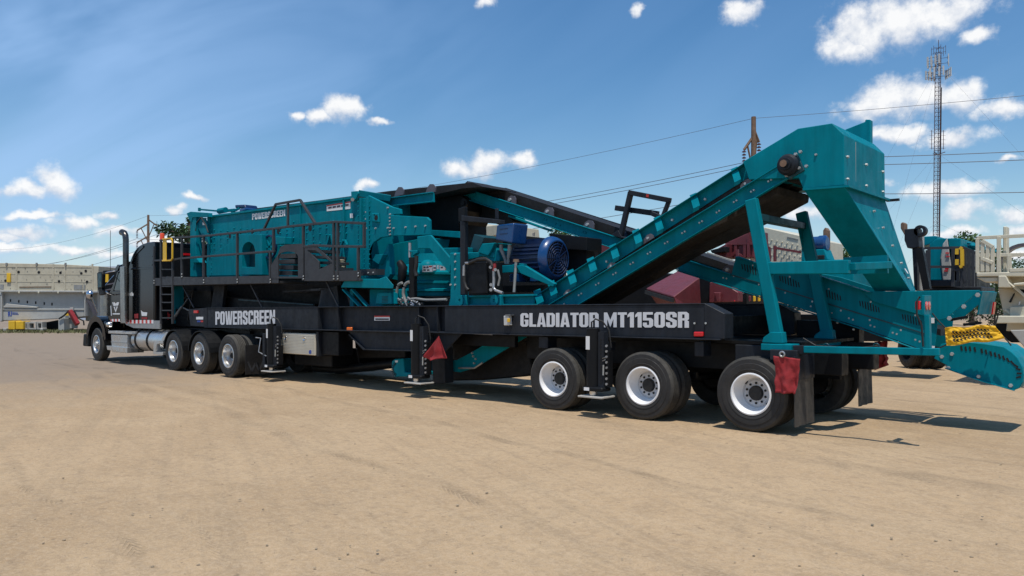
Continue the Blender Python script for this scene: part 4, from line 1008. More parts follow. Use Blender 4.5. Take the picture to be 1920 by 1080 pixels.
    prof = [(1393, 303), (1496, 241), (1560, 231), (1582, 252), (1583, 347), (1506, 354), (1497, 333), (1404, 337)]
    hd = T.pts(prof, Yh0)
    hood = MB().prism(hd, (0, Yh1 - Yh0, 0)).build('head_hood', 'teal', plant, bevel=.008)
    xr = hd[3].x
    k = MB()
    for z, n_ in ((P(1582, 292, Yh0).z, 3), (P(1582, 334, Yh0).z, 3)):
        for i in range(n_): k.bolt((xr + .002, Yh0 + .12 + i * (Yh1 - Yh0 - .24) / (n_ - 1), z), .022, .03, axis=(1, 0, 0))
    k.bolt(P(1530, 290, Yh0), .02, .02)
    k.build('bolts', 'bolt', hood, kind='stuff')
    zt_ = P(1582, 256, Yh0).z; zb_ = P(1583, 346, Yh0).z; MB().box(xr - .004, xr + .006, Yh0 + .48, Yh0 + .488, zb_, zt_).build('weld_seam', 'greymachine', hood)
    fz = P(1583, 348, Yh0)
    fl = MB().prism([P(1505, 353, Yh0 - .03), P(1585, 347, Yh0 - .03), P(1585, 347, Yh0 - .03) + V((.05, 0, 0)), P(1585, 347, Yh0 - .03) + V((.05, 0, -.03)), P(1505, 353, Yh0 - .03) + V((0, 0, -.03))], (0, Yh1 - Yh0 + .06, 0)).build('flange', 'teal', hood)
    MB().box(xr + .02, xr + .2, Yh1 + .0, Yh1 + .06, fz.z - .035, fz.z).build('flange_tab', 'charcoal', hood)
    g = T.pts([(1584, 243), (1622, 228), (1622, 224), (1632, 224), (1632, 283), (1586, 290)], Yh1 - .12)
    MB().prism(g, (0, .12, 0)).build('drive_cover', 'teal', plant, bevel=.01)
    n1 = P(1506, 355, Yh0); n2 = P(1583, 349, Yh0); f1_ = n1 + V((0, Yh1 - Yh0, 0)); f2_ = n2 + V((0, Yh1 - Yh0, 0))
    b2 = P(1707, 546, 2.28); b3 = P(1717, 546, 3.05); b1 = P(1640, 546, 2.28); b4 = P(1655, 546, 3.05)
    ct = MB().loft([n1, n2, f2_, f1_], [b1, b2, b3, b4]).build('down_chute', 'teal', plant, bevel=.008)
    k = MB()
    for t in (.18, .34, .52, .70, .86):
        A = n2.lerp(b2, t); Bp = f2_.lerp(b3, t); nn = (b2 - n2).cross(f2_ - n2).normalized(); nn = nn if nn.x > 0 else -nn
        k.bolt(A.lerp(Bp, .42 + .2 * t), .02, .03, axis=nn)
    k.build('bolts', 'bolt', ct, kind='stuff')
    A = n2.lerp(b2, .78); Bp = f2_.lerp(b3, .78); nn = (b2 - n2).cross(f2_ - n2).normalized(); nn = nn if nn.x > 0 else -nn
    p = A.lerp(Bp, .72) + nn * .006; u = (Bp - A).normalized() * .055; w_ = (b2 - n2).normalized() * .06
    MB().prism([p - u - w_, p + u - w_, p + u + w_, p - u + w_], nn * .003).build('warning_decal', 'whitedecal', ct)
    # portal frame that carries the head
    for Y, a, b, w in ((.16, (1409, 374), (1459, 640), .17), (2.02, (1503, 398), (1553, 634), .17)):
        lg = MB().bar(P(*a, Y), P(*b, Y), .11, w).build('portal_leg', 'teal', plant, bevel=.012)
        q = P(*b, Y)
        MB().prism([q + V((x, -.08, z)) for x, z in ((-.20, -.02), (-.18, .05), (-.07, .13), (.08, .13), (.10, -.02))], (0, .16, 0)).build('leg_foot', 'teal', lg, bevel=.008)
    a, b = P(1462, 645, .1), P(1459, 640, 2.05)
    MB().box(a.x - .25, a.x + .18, .05, 2.15, a.z - .09, a.z - .0).build('portal_sill', 'teal', plant, bevel=.008)
    q = P(1409, 400, .16); MB().box(q.x - .04, q.x + .1, .2, 2.0, q.z - .1, q.z - .0).build('portal_head', 'darkgreen', plant, bevel=.006)
    for yy in (.2, 1.8): MB().prism([V((q.x + .03, yy, q.z - .1)), V((q.x + .03, yy + .22, q.z - .1)), V((q.x + .03, yy + (.02 if yy < 1 else .2), q.z - .45))], (.02, 0, 0)).build('portal_gusset', 'teal', plant)
    k = MB().prism(T.pts([(1437, 492), (1590, 487), (1590, 513), (1441, 514)], .12), (0, .12, 0)); k.build('brace_beam', 'teal', plant, bevel=.008)
    bb = plate('brace_plate', [(1581, 483), (1664, 478), (1664, 512), (1581, 514)], 1.2, .06, bolts=[(1603, 502), (1645, 501)])
    MB().bar(P(1590, 500, .2), P(1660, 497, 1.2), .2, .1).build('brace_link', 'teal', plant, bevel=.008)
    ps = P(1470, 658, .1)
    MB().box(ps.x - .16, ps.x + .22, .0, 2.8, 1.0, ps.z + .02).build('rear_bolster', 'charcoal', plant, bevel=.01)
conveyor_rising()

def conveyor_feed():
    """long feed conveyor: tail at the rear, climbing forward over the screen"""
    Y, Yf = 2.2, 3.15
    k = MB()
    for y in (Y, Yf):
        a, b, c, d = P(866, 350, Y), P(1372, 514, Y), P(1372, 538, Y), P(864, 369, Y)
        for p in (a, b, c, d): p.y = y
        k.prism([a, b, c, d], (0, .012, 0))
        for p, q in ((a, b), (d, c)): k.prism([p, q, q + V((0, 0, -.014)), p + V((0, 0, -.014))], (0, -.07, 0))
    st = k.build('conveyor_stringer', 'teal', plant, bevel=.003)
    k = MB()
    for x, y in g7([(150, 190), (150, 215), (170, 205), (185, 230), (165, 225), (530, 320), (550, 328), (865, 432), (885, 440), (970, 475), (1010, 488), (1215, 550), (1240, 557), (250, 205), (225, 200), (235, 262), (215, 250)]): k.bolt(P(x, y, Y), .02, .02)
    k.build('bolts', 'teal', st, kind='stuff')
    plate('under_rail', g7([(540, 395), (930, 535), (920, 550), (540, 415)]), Y + .1, .1)
    # belt on the slope and the far cover
    def mid(q, y): 
        l = T.pts(q, Y + .3)
        return [V((p.x, y, p.z)) for p in l]
    MB().prism(mid([(885, 341), (946, 356), (1240, 452), (1420, 512), (1420, 524), (1230, 465), (872, 352)], Y + .15), (0, .65, 0)).build('carry_belt', 'belt', plant)
    MB().prism(T.pts([(932, 353), (948, 352), (1204, 433), (1215, 452), (1186, 445), (940, 364)], Yf), (0, .02, 0)).build('side_cover', 'charcoal', plant, bevel=.004)
    MB().prism(T.pts([(1325, 472), (1410, 499), (1410, 512), (1325, 486)], Yf), (0, .02, 0)).build('side_cover', 'greymachine', plant, bevel=.004)
    for x, y in ((879, 350), (958, 377), (1028, 399), (1103, 424), (1366, 509)):
        c = P(x, y, Y + .02); k = MB(); k.prism([c + V(p) for p in ((-.15, 0, -.03), (.13, 0, -.10), (.13, 0, .03), (.09, 0, .10), (0, 0, .12), (-.08, 0, .08))], (0, .03, 0)); k.mat(1).bolt(c + V((-.02, 0, .03)), .04, .03)
        k.build('idler_bracket', ['galv', 'bolt'], plant)
        MB().cyl((c.x, Y + .06, c.z + .02), (c.x, Yf - .02, c.z + .02), .07, 14).build('idler_roller', 'blackpaint', plant)
    # level section over the screen
    k = MB().prism(T.pts([(730, 373), (813, 361), (814, 379), (739, 387), (702, 376)], 1.35), (0, .03, 0)); k.prism(T.pts([(702, 375), (813, 360), (813, 362), (702, 377)], 1.35), (0, -.06, 0)); k.prism(T.pts([(739, 385), (814, 377), (814, 379), (739, 387)], 1.35), (0, -.06, 0)); k.build('level_stringer', 'teal', plant, bevel=.003)
    k = MB().bar(P(672, 362, .72), P(732, 372, 1.3), .12, .14); k.build('hinge_link', 'teal', plant, bevel=.006)
    MB().prism(T.pts([(464, 392.5), (600, 375.5), (730, 358), (885, 342), (905, 350), (868, 353), (815, 365), (700, 379), (464, 399)], 1.6), (0, 1.1, 0)).build('level_belt', 'belt', plant)
    MB().prism(T.pts([(760, 385), (863, 366), (872, 372), (872, 395), (860, 420), (862, 465), (805, 465), (806, 410), (760, 400)], 2.0), (0, .9, 0)).build('belt_pan', 'blackpaint', plant)
    MB().prism(T.pts([(806, 431), (862, 434), (862, 446), (806, 441)], 1.7), (0, .1, 0)).build('pan_rail', 'teal', plant, bevel=.006)
    for x, y in ((748, 363), (807, 358)):
        c = P(x, y, 1.36); MB().prism([c + V(p) for p in ((-.17, 0, -.06), (.15, 0, -.03), (.16, 0, .06), (.08, 0, .14), (-.02, 0, .15), (-.1, 0, .08))], (0, .03, 0)).build('idler_bracket', 'galv', plant)
    for x in (480, 522, 565, 605, 642): c = P(x, 396 - (x - 464) * .128, 1.3); MB().box(c.x - .15, c.x + .15, 1.3, 1.36, c.z - .1, c.z + .03).build('idler_bracket', 'blackpaint', plant)
    c = P(*c3([(735, 165)])[0], 1.9); MB().lathe(c, [(.10, 0), (.10, -.05), (.05, -.05), (.05, -.08), (0, -.08)], n=20).build('snub_bearing', 'blackpaint', plant, smooth=30)
    MB().prism(T.pts([(868, 370), (952, 401), (962, 416), (942, 424), (872, 398)], 2.55), (0, .5, 0)).build('return_belt', 'belt', plant)
    # folding maintenance stand
    k = MB(); Yk = Y - .1
    k.bar(P(1183, 360, Yk), P(1164, 443, Yk), .09, .09); k.bar(P(1180, 361, Yk), P(1257, 376, Yk), .096, .09); k.bar(P(1255, 375, Yk), P(1243, 406, Yk), .07, .07); k.bar(P(1155, 390, Yk + .15), P(1234, 401, Yk + .15), .1, .1); k.bar(P(1222, 400, Yk), P(1244, 410, Yk), .08, .08)
    k.build('folding_stand', 'charcoal', plant, bevel=.008)
    plate('stand_foot', g7([(1465, 580), (1530, 535), (1560, 590), (1595, 600), (1590, 615)]), Yk - .05, .3, 'charcoal', bevel=.006)
    MB().prism(T.pts(g7([(1785, 212), (1808, 215), (1806, 240), (1783, 237)]), Yk - .05), (0, -.004, 0)).build('decal', 'inkred', plant)
    # rear half: deep side plates with slotted guards
    side = [(1272, 506), (1302, 491), (1372, 514), (1380, 481), (1385, 480), (1440, 499), (1540, 517), (1636, 548), (1760, 590), (1752, 664), (1612, 613), (1451, 563)]
    for y in (Y, Yf):
        pl = T.pts(side, Y)
        for p in pl: p.y = y - .012
        sp = MB().prism(pl, (0, .02, 0)).build('side_plate', 'teal', plant, bevel=.006)
        if y == Y: near = sp
    k = MB()
    a, b = P(1538, 516, Y), P(1636, 548, Y); k.prism([a, b, b + V((0, .0, -.012)), a + V((0, 0, -.012))], (0, -.14, 0))
    a, b = P(1380, 481, Y), P(1440, 499, Y); k.prism([a, b, b + V((0, .0, -.012)), a + V((0, 0, -.012))], (0, -.04, 0))
    a, b = P(1272, 506, Y), P(1752, 664, Y)
    pb = T.pts([(1272, 507), (1451, 564), (1612, 614), (1740, 661)], Y)
    for p, q in zip(pb, pb[1:]): k.prism([p, q, q + V((0, 0, -.014)), p + V((0, 0, -.014))], (0, -.075, 0))
    k.build('plate_flange', 'teal', near, bevel=.003)
    k = MB()
    a = T.pts([(1370, 515), (1440, 535), (1560, 572), (1735, 626)], Y - .014)
    for p, q in zip(a, a[1:]): k.bar(p, q, .012, .02)
    k.build('plate_seam', 'darkgreen', near)
    for cx, cy in ((1409, 506), (1480, 528), (1558, 553), (1630, 575), (1710, 600)):
        if cx == 1480: pass
        k = MB()
        for i in range(8):
            x = cx - 18 + i * 5; y = cy - 6 + i * 1.7; h = 4 + 3.5 * math.sin(math.pi * (i + .7) / 8.4)
            k.prism(T.pts([(x - 1, y - h), (x + .9, y - h), (x + 2.6, y + h), (x + .7, y + h)], Y - .012), (0, -.003, 0))
        k.build('guard_slots', 'hole', near, kind='stuff')
    k = MB()
    for x, y in f1([(1130, 520), (1500, 635), (1890, 757), (940, 628), (1190, 712), (1455, 795), (1725, 882), (1780, 952), (835, 645), (868, 652), (1035, 800), (1710, 930)]) + c7([(407, 310), (708, 400), (260, 420), (287, 430), (405, 468), (432, 478), (400, 432), (205, 368), (555, 518), (582, 527), (610, 500), (708, 565), (737, 577), (290, 495), (180, 450), (145, 385)]): k.bolt(P(x, y, Y), .019, .014)
    k.build('bolts', 'bolt', near, kind='stuff')
    k = T.pts([(1380, 512), (1760, 618), (1760, 630), (1380, 526)], Y)
    MB().prism([V((p.x, Y + .12, p.z)) for p in k], (0, .7, 0)).build('carry_belt', 'belt', plant)
    # receiving hopper
    hp = T.pts([(1618, 547), (1840, 544), (1776, 597), (1762, 600), (1640, 566)], Y)
    ho = MB().prism([p + V((0, -.06, 0)) for p in hp], (0, .03, 0)).build('receiving_hopper', 'teal', plant, bevel=.006)
    MB().prism([V((p.x, Yf + .06, p.z)) for p in hp], (0, .03, 0)).build('hopper_side', 'teal', ho, bevel=.006)
    e = T.pts([(1836, 546), (1834, 590)], Y); xr = e[0].x + .05
    w = T.PX(1882, 546, xr); MB().prism([V((xr, Y - .04, e[0].z)), V((xr, Yf + .08, e[0].z)), V((xr - .06, Yf + .0, e[1].z)), V((xr - .06, Y, e[1].z))], (-.02, 0, 0)).build('hopper_end', 'teal', ho, bevel=.006)
    k = MB()
    for yy in (Y + .68, Y + .76): k.prism([V((xr + .002, yy, e[0].z - .15)), V((xr + .002, yy + .05, e[0].z - .15)), V((xr - .02, yy + .05, e[0].z - .33)), V((xr - .02, yy, e[0].z - .33))], (.02, 0, 0))
    k.build('lamp', 'lampred', ho)
    k = MB()
    for x, y in ((1833, 553), (1807, 575), (1780, 597)): k.bolt(P(x, y, Y - .06), .035, .02)
    k.build('bolts', 'bolt', ho, kind='stuff')
    for a, b in (((1781, 600), (1815, 594)), ((1806, 609), (1840, 605))): strut('hopper_rod', a, b, Y + .1, .04, .04, 'blackpaint')
    # tail guard with rounded end
    out = [(1764, 645), (1751, 672), (1775, 685), (1773, 692), (1840, 715), (1880, 727), (1900, 732), (1911, 728), (1918, 717), (1920, 703), (1917, 688), (1908, 671), (1897, 660), (1882, 650), (1850, 645), (1800, 640)]
    gp = T.pts(out, Y - .05)
    tg = MB().prism(gp, (0, Yf - Y + .1, 0)).build('tail_guard', 'teal', plant, bevel=.008)
    k = MB()
    for x, y, t in ((1803, 653, 100), (1811, 654, 100), (1819, 654, 100), (1828, 655, 100), (1841, 658, 100), (1849, 660, 102), (1858, 663, 104), (1866, 665, 106), (1874, 668, 108), (1882, 671, 112), (1890, 675, 118), (1898, 680, 132), (1905, 686, 148), (1909, 692, 160), (1911, 700, 178), (1910, 707, 190)):
        d = V((math.cos(R(t)), math.sin(R(t)), 0)) * 4.5
        k.bar(P(x - d.x, y + d.y, Y - .052), P(x + d.x, y - d.y, Y - .052), .008, .022)
    k.build('guard_slots', 'hole', tg, kind='stuff')
    k = MB()
    for x, y in ((1785, 664), (1766, 669), (1778, 690), (1835, 706), (1895, 723)): k.bolt(P(x, y, Y - .05), .03, .02)
    k.build('bolts', 'bolt', tg, kind='stuff')
    a = T.pts([(1773, 689), (1840, 713), (1903, 731)], Y - .05)
    k = MB()
    for p, q in zip(a, a[1:]): k.prism([p, q, q + V((0, 0, -.012)), p + V((0, 0, -.012))], (0, -.05, 0))
    k.build('guard_flange', 'teal', tg)
    # rear light bar on a swing arm
    Yb = .05; a, b = P(1508, 655, Yb), P(1762, 660, Yb)
    ar = MB().bar(a, b, .07, .09).build('lamp_arm', 'teal', plant, bevel=.008)
    MB().prism(T.pts([(1486, 648), (1516, 648), (1520, 663), (1490, 665)], Yb + .0), (0, .12, 0)).build('arm_hinge', 'charcoal', ar, bevel=.006)
    MB().prism(T.pts([(1732, 590), (1742, 590), (1744, 664), (1734, 662)], Yb - .03), (0, .10, 0)).build('lamp_post', 'teal', ar, bevel=.006)
    lb = MB().prism(T.pts([(1717, 556), (1732, 553.5), (1732, 590), (1717, 592)], Yb - .02), (0, .07, 0))
    x1 = P(1732, 570, Yb).x; zt, zb = P(1732, 553.5, Yb).z, P(1732, 590, Yb).z
    lb = MB().box(x1 - .015, x1 + .015, Yb - .03, Yb + .30, zb, zt).build('lamp_board', 'teal', ar, bevel=.004)
    k = MB()
    for yy in (.06, .19): k.lathe((x1 + .015, Yb + yy, (zt + zb) / 2 - .01), [(.055, .0), (.052, .008), (0, .012)], axis='X', n=18)
    k.build('lamp', 'lampred', lb, smooth=50)
    MB().box(x1 - .09, x1 - .03, Yb - .035, Yb + .03, zb + .06, zt - .07).build('lamp', 'lampred', lb, bevel=.01)
    MB().tube([(x1 - .04, Yb - .02, zt - .02), P(1719, 565, Yb - .05), P(1719, 590, Yb - .06), P(1728, 610, Yb - .05), P(1731, 650, Yb - .05)], .012, 6).build('lamp_cable', 'ink', ar, smooth=60)
    MB().tube([P(1506, 634, Yb), P(1530, 648, Yb), P(1560, 650, Yb), P(1600, 653, Yb), P(1642, 649, Yb), P(1680, 655, Yb)], .009, 6).build('lamp_cable', 'ink', ar, smooth=60)
    for x in (1549, 1643):
        c = P(x, 649, Yb); MB().lathe(c, [(.035, .01), (.042, 0), (.035, -.01), (.028, 0), (.035, .01)], n=14).build('cable_ring', 'darkgreen', ar)
    k = MB(); k.prism(T.pts([(1744, 596), (1752, 596), (1752, 606), (1744, 606)], Y - .06), (0, -.004, 0)); k.prism(T.pts([(1744, 648), (1753, 649), (1752, 656), (1744, 655)], Y - .06), (0, -.004, 0)); k.build('decal', 'whitedecal', near)
conveyor_feed()

# ------------------------------------------------------------------ flags and banner
def cloth(name, fn, nu, nv, m, thick=.004, mats=None, mi=None):
    vs = [fn(i / nu, j / nv) for j in range(nv + 1) for i in range(nu + 1)]
    fs = [(j * (nu + 1) + i, j * (nu + 1) + i + 1, (j + 1) * (nu + 1) + i + 1, (j + 1) * (nu + 1) + i) for j in range(nv) for i in range(nu)]
    mb = MB().add(vs, fs)
    if mi: mb.mi = [mi((i + .5) / nu, (j + .5) / nv) for j in range(nv) for i in range(nu)]
    o = mb.build(name, mats or m, smooth=80)
    s = o.modifiers.new('solid', 'SOLIDIFY'); s.thickness = thick
    return o
def flags():
    x = lambda p, Y: P(*p, Y)
    def quad(a, b, c, d, Y, amp, seed):
        A, B, C, D = [P(*p, Y) for p in (a, b, c, d)]
        def fn(u, v):
            p = A.lerp(B, u).lerp(D.lerp(C, u), v)
            w = amp * (.35 + v) * (noise.noise(V((u * 3.1 + seed, v * 1.3, seed))) + .6 * noise.noise(V((u * 6.1, v * 5, seed + 4))))
            return tuple(p + V((w * .4, w, w * .25)))
        return fn
    f = cloth('red_flag', quad((1450, 667), (1500, 673), (1494, 738), (1454, 736), -.13, .045, 2.0), 20, 20, 'flagmesh')
    tag(f, 'square red mesh flag hanging beside the rearmost near trailer wheel', 'flag', 'red warning flags')
    p = P(1467, 664, -.13); g = MB().lathe(p, [(.035, 0), (.045, -.012), (.03, -.02), (.02, -.012), (.035, 0)], n=14).build('grommet', 'steel', f)
    def tri(u, v):
        top = P(823, 630, -.36); l = P(793, 669, -.36); r = P(836, 671, -.36); m = P(812, 677, -.36)
        b = l.lerp(m, u * 2) if u < .5 else m.lerp(r, u * 2 - 1)
        q = top.lerp(b, v ** .9); w = .05 * v * (noise.noise(V((u * 4, v * 2, 1))) + .5 * math.sin(u * 9))
        return tuple(q + V((w, w * 1.4, -.02 * v * math.sin(u * 7))))
    f = cloth('red_flag', tri, 18, 18, 'flagmesh'); tag(f, 'bunched triangular red flag beside the middle trailer jack', 'flag', 'red warning flags')
    Y = 3.1
    f = cloth('red_flag', quad((1640, 640), (1664, 640), (1658, 688), (1644, 692), Y, .12, 7.0), 14, 16, 'flagmesh'); tag(f, 'crumpled red flag on the far side, beside the far mudflap', 'flag', 'red warning flags')
    # folded yellow oversize banner tied over the tail guard
    Y = 2.02
    A, B, C, D = [P(*p, Y) for p in ((1772, 615), (1866, 609), (1885, 636), (1775, 648))]
    def fn(u, v):
        p = A.lerp(B, u).lerp(D.lerp(C, u), v)
        fold = .014 * abs(math.sin(v * 8 + 1.2 * math.sin(u * 3) + 2 * u)) + .03 * noise.noise(V((u * 5, v * 3, 1))) + .012 * noise.noise(V((u * 14, v * 8, 5)))
        return tuple(p + V((0, -.03 + fold, .012 * math.sin(u * 11 + v * 3))))
    def mi(u, v):
        if not (.12 < u < .84): return 0
        for lo, hi, ph in ((.22, .40, 0), (.44, .62, .4), (.64, .80, .15)):
            k = (u * 15 + ph + .35 * math.sin((v - lo) * 22)) % 1
            if lo < v < hi and k > .38: return 1
        return 0
    b = cloth('oversize_banner', fn, 130, 44, None, .004, ['bannercloth', 'ink'], mi)
    tag(b, 'folded yellow banner with crumpled black lettering, tied across the rear tail guard', 'banner')
    for q in ([(1774, 616), (1758, 600), (1748, 587)], [(1776, 646), (1762, 652), (1748, 656)], [(1866, 610), (1870, 596), (1872, 588)], [(1882, 632), (1890, 640), (1896, 648)]):
        MB().tube([P(*p, Y) for p in q], .01, 6).build('tie_cord', 'ink', b)
flags()

# ------------------------------------------------------------------ the truck
th = math.atan2(-.36, 8.4)
K = Fr(-13.1, -.36, th)
truck = thing('semi_truck', 'black conventional semi truck with sleeper and chrome stack, coupled ahead of the plant', 'truck', K)
def tp(name, pl, Y, t, m='truckpaint', parent=truck, bevel=.015, seg=2, **kw): return MB().prism(K.pts(pl, Y), (0, t, 0)).build(name, m, parent, bevel=bevel, seg=seg, **kw)
def build_truck():
    q = K.P
    for px, st in ((427, 'alu'), (373, 'alu'), (324.5, 'alu')):
        X = q(px, 668, 0).x
        for s, y in ((-1, 0.0), (1, 2.5)):
            wheel(truck, (X, y, .515), style=st, side=s, n=40); wheel(truck, (X, y + (.34 if s < 0 else -.34), .515), style='inner', side=s, n=28)
        MB().cyl((X, .1, .52), (X, 2.4, .52), .07, 10).build('axle', 'blackpaint', truck)
    Xs = q(180.5, 647, .02).x
    for s, y in ((-1, .02), (1, 2.46)): wheel(truck, (Xs, y, .515), style='steer', side=s, n=40)
    # frame rails
    for y in (.85, 1.55): MB().box(Xs - .6, .6, y, y + .1, .75, 1.03).build('frame_rail', 'blackpaint', truck)
    MB().box(-6.0, -.2, .6, 1.9, 1.04, 1.12).build('deck_plate', 'blackpaint', truck)
    # drive fenders
    for px in (324.5, 373):
        X = q(px, 668, 0).x
        for y in (-.01, 1.87):
            k = MB(); n = 14
            A = []; B = []
            for i in range(n + 1):
                t = math.pi * (.03 + .94 * i / n); A.append(V((X - .61 * math.cos(t), y, .50 + .60 * math.sin(t)))); B.append(V((X - .585 * math.cos(t), y, .50 + .575 * math.sin(t))))
            for i in range(n): k.loft([A[i], A[i + 1], B[i + 1], B[i]], [p + V((0, .64, 0)) for p in (A[i], A[i + 1], B[i + 1], B[i])])
            k.build('drive_fender', 'blackpaint', truck, smooth=40)
    X3 = q(427, 668, 0).x
    mf = MB().box(X3 + .74, X3 + .755, .06, .62, .10, .80).build('mudflap', 'belt', truck)
    xr = X3 + .757
    k = MB(); zz = .28
    for (a, b) in (((.12, .40), (.22, .17)), ((.22, .17), (.32, .36)), ((.32, .36), (.42, .17)), ((.42, .17), (.52, .40))): k.bar(V((xr, a[0], a[1])), V((xr, b[0], b[1])), .01, .045, up=(1, 0, 0))
    k.build('mudflap_emblem', 'rail', mf)
    # sleeper
    zr = lambda px, py: q(px, py, .12)
    Ys, W = .12, 2.3
    side = [(237, 604), (238, 560), (239, 530), (240.5, 510), (242, 498), (244.5, 487), (248.5, 477), (253.5, 468.5), (259.5, 461.8), (267, 457.2), (275.5, 454.5), (284, 453.4), (291, 453), (291, 604)]
    sl_ = tp('sleeper', side, Ys, W, bevel=.03, seg=2, smooth=28)
    tp('sleeper_panel', [(264, 504), (288, 504), (288, 600), (262, 600)], Ys - .012, .012, parent=sl_, bevel=.004, seg=1)
    tp('roof_line', [(240, 503), (291, 501), (291, 504), (240, 506)], Ys - .02, .02, parent=sl_, bevel=.004, seg=1)
    k = MB(); k.bar(q(247, 494, Ys - .01), q(256, 475, Ys - .01), .02, .05); k.bar(q(256, 475, Ys - .01), q(269, 462, Ys - .01), .024, .05); k.bar(q(268, 497, Ys - .008), q(285, 497, Ys - .008), .015, .02); k.bar(q(272, 481, Ys - .008), q(286, 481, Ys - .008), .015, .02); k.bar(q(286, 497, Ys - .008), q(288, 484, Ys - .008), .015, .02); k.build('roof_crease', 'truckpaint', sl_)
    xb = q(291, 500, Ys).x
    MB().box(xb - .1, xb + .01, Ys + .1, Ys + W - .1, 1.1, q(291, 462, Ys).z).build('sleeper_back', 'blackpaint', sl_)
    for yy in (.8, 1.75): MB().box(xb + .01, xb + .03, Ys + yy, Ys + yy + .2, q(291, 476, Ys).z, q(291, 472, Ys).z).build('roof_lamp', 'lampred', sl_)
    for yy in (.3, 1.3): MB().box(xb + .01, xb + .035, Ys + yy, Ys + yy + .75, q(291, 522, Ys).z, q(291, 518, Ys).z).build('grab_bar', 'steel', sl_)
    # cab with sloped windscreen pillar and side window opening
    cabp = [(202, 604), (203, 560), (205, 549), (222, 508), (226, 502), (242, 499), (242, 604)]
    cb = tp('cab', cabp, Ys + .02, W - .04, bevel=.03)
    dg = tp('door', [(204, 600), (205, 556), (211, 546), (229, 546), (229, 600)], Ys - .005, .02, parent=cb, bevel=.008, seg=1)
    tp('door_window', [(212.5, 544), (221, 513), (228, 511), (228, 544)], Ys + .012, .012, 'glass', cb, bevel=0)
    tp('window_frame', [(209, 547), (219.5, 510), (222, 510), (212, 547)], Ys, .03, parent=cb, bevel=.004, seg=1)
    tp('roof_cap', [(216, 505), (224, 497), (242, 490), (242, 500), (226, 504)], Ys + .1, W - .2, parent=cb)
    tp('sun_visor', [(214, 506), (220, 496), (224, 498), (220, 508)], Ys + .05, W - .1, parent=cb, bevel=.006, seg=1)
    # emblem: winged V over a triangle
    k = MB(); E = lambda l: K.pts(f2(l), Ys - .006)
    for poly in ([(157, 808), (178, 806), (190, 822), (203, 806), (224, 806), (214, 838), (190, 905), (168, 840)],): k.prism(E(poly), (0, -.003, 0))
    k.mat(1).prism([p + V((0, -.003, 0)) for p in E([(183, 850), (199, 850), (191, 880)])], (0, -.002, 0)); k.prism([p + V((0, -.003, 0)) for p in E([(166, 842), (215, 838), (213, 845), (168, 849)])], (0, -.002, 0))
    k.mat(0).prism(E([(160, 912), (230, 912), (230, 924), (160, 924)]), (0, -.003, 0)); k.prism(E([(140, 840), (148, 840), (152, 935), (145, 935)]), (0, -.003, 0))
    k.build('door_emblem', ['whitedecal', 'truckpaint'], dg)
    E2 = lambda l: K.pts(f2(l), Ys - .016)
    for q_, m_ in (([(435, 885), (450, 900), (495, 905), (490, 938), (442, 938)], 'whitedecal'), ([(325, 725), (345, 708), (362, 728), (360, 745), (322, 742)], 'whitedecal'), ([(283, 895), (306, 895), (306, 925), (283, 925)], 'whitedecal'), ([(440, 950), (496, 950), (494, 970), (440, 968)], 'flagmesh'), ([(370, 920), (408, 915), (408, 960), (372, 962)], 'flagmesh')):
        MB().prism(E2(q_), (0, -.003, 0)).build('side_decal', m_, sl_)
    # stripe and rocker skirt
    sk = tp('rocker_skirt', [(233, 602), (299, 601), (299, 617), (250, 615), (236, 609)], Ys - .03, .06, 'steel', bevel=.006, seg=1)
    k = MB(); n = 14
    for i in range(n):
        x0 = 236 + i * 3.7; k.mat(i % 2).prism(K.pts([(x0, 600), (x0 + 3.7, 600), (x0 + 3.7, 606.5), (x0, 606.5)], Ys - .034), (0, -.003, 0))
    for i in range(6):
        x0 = 207 + i * 3; k.mat(i % 2).prism(K.pts([(x0, 598), (x0 + 3, 598.4), (x0 + 3, 603), (x0, 602.6)], Ys - .03), (0, -.003, 0))
    k.build('reflective_stripe', ['lampred', 'whitedecal'], sk)
    # hood, fenders, bumper, grille
    xc = q(204, 570, Ys).x; xf = Xs - .98
    zs = 1.85
    A = [V((xc, .45, 1.0)), V((xc, 2.05, 1.0)), V((xc, 2.05, 1.98)), V((xc, 1.85, 2.12)), V((xc, .65, 2.12)), V((xc, .45, 1.98))]
    Bq = [V((xf, .62, .95)), V((xf, 1.88, .95)), V((xf, 1.88, 1.68)), V((xf, 1.72, 1.82)), V((xf, .78, 1.82)), V((xf, .62, 1.68))]
    hd = MB().loft(A, Bq).build('hood', 'truckpaint', truck, bevel=.04, seg=3)
    MB().box(xf - .04, xf, .8, 1.7, .85, 1.75).build('grille', 'chrome', hd, bevel=.01)
    for y0 in (-.0, 1.86):
        k = MB(); n = 16; A = []; B = []
        for i in range(n + 1):
            t = math.pi * (.0 + .93 * i / n); A.append(V((Xs - .82 * math.cos(t) * (1 + .12 * math.sin(2 * t) ** 2), y0, .50 + .92 * math.sin(t)))); B.append(V((Xs - .72 * math.cos(t), y0, .50 + .74 * math.sin(t))))
        for i in range(n): k.loft([A[i], A[i + 1], B[i + 1], B[i]], [p + V((0, .64, 0)) for p in (A[i], A[i + 1], B[i + 1], B[i])])
        fo = k.build('front_fender', 'truckpaint', truck, smooth=40)
        MB().box(Xs + .45, Xs + .80, y0 + .02, y0 + .6, .75, 1.25).build('fender_skirt', 'truckpaint', fo, bevel=.06, seg=3)
        hl = MB().lathe((Xs - .62, y0 + .3, 1.14), [(0, -.1), (.1, -.08), (.13, .0), (.12, .12), (0, .16)], axis='X', n=18).build('headlight', 'chrome', fo, smooth=40)
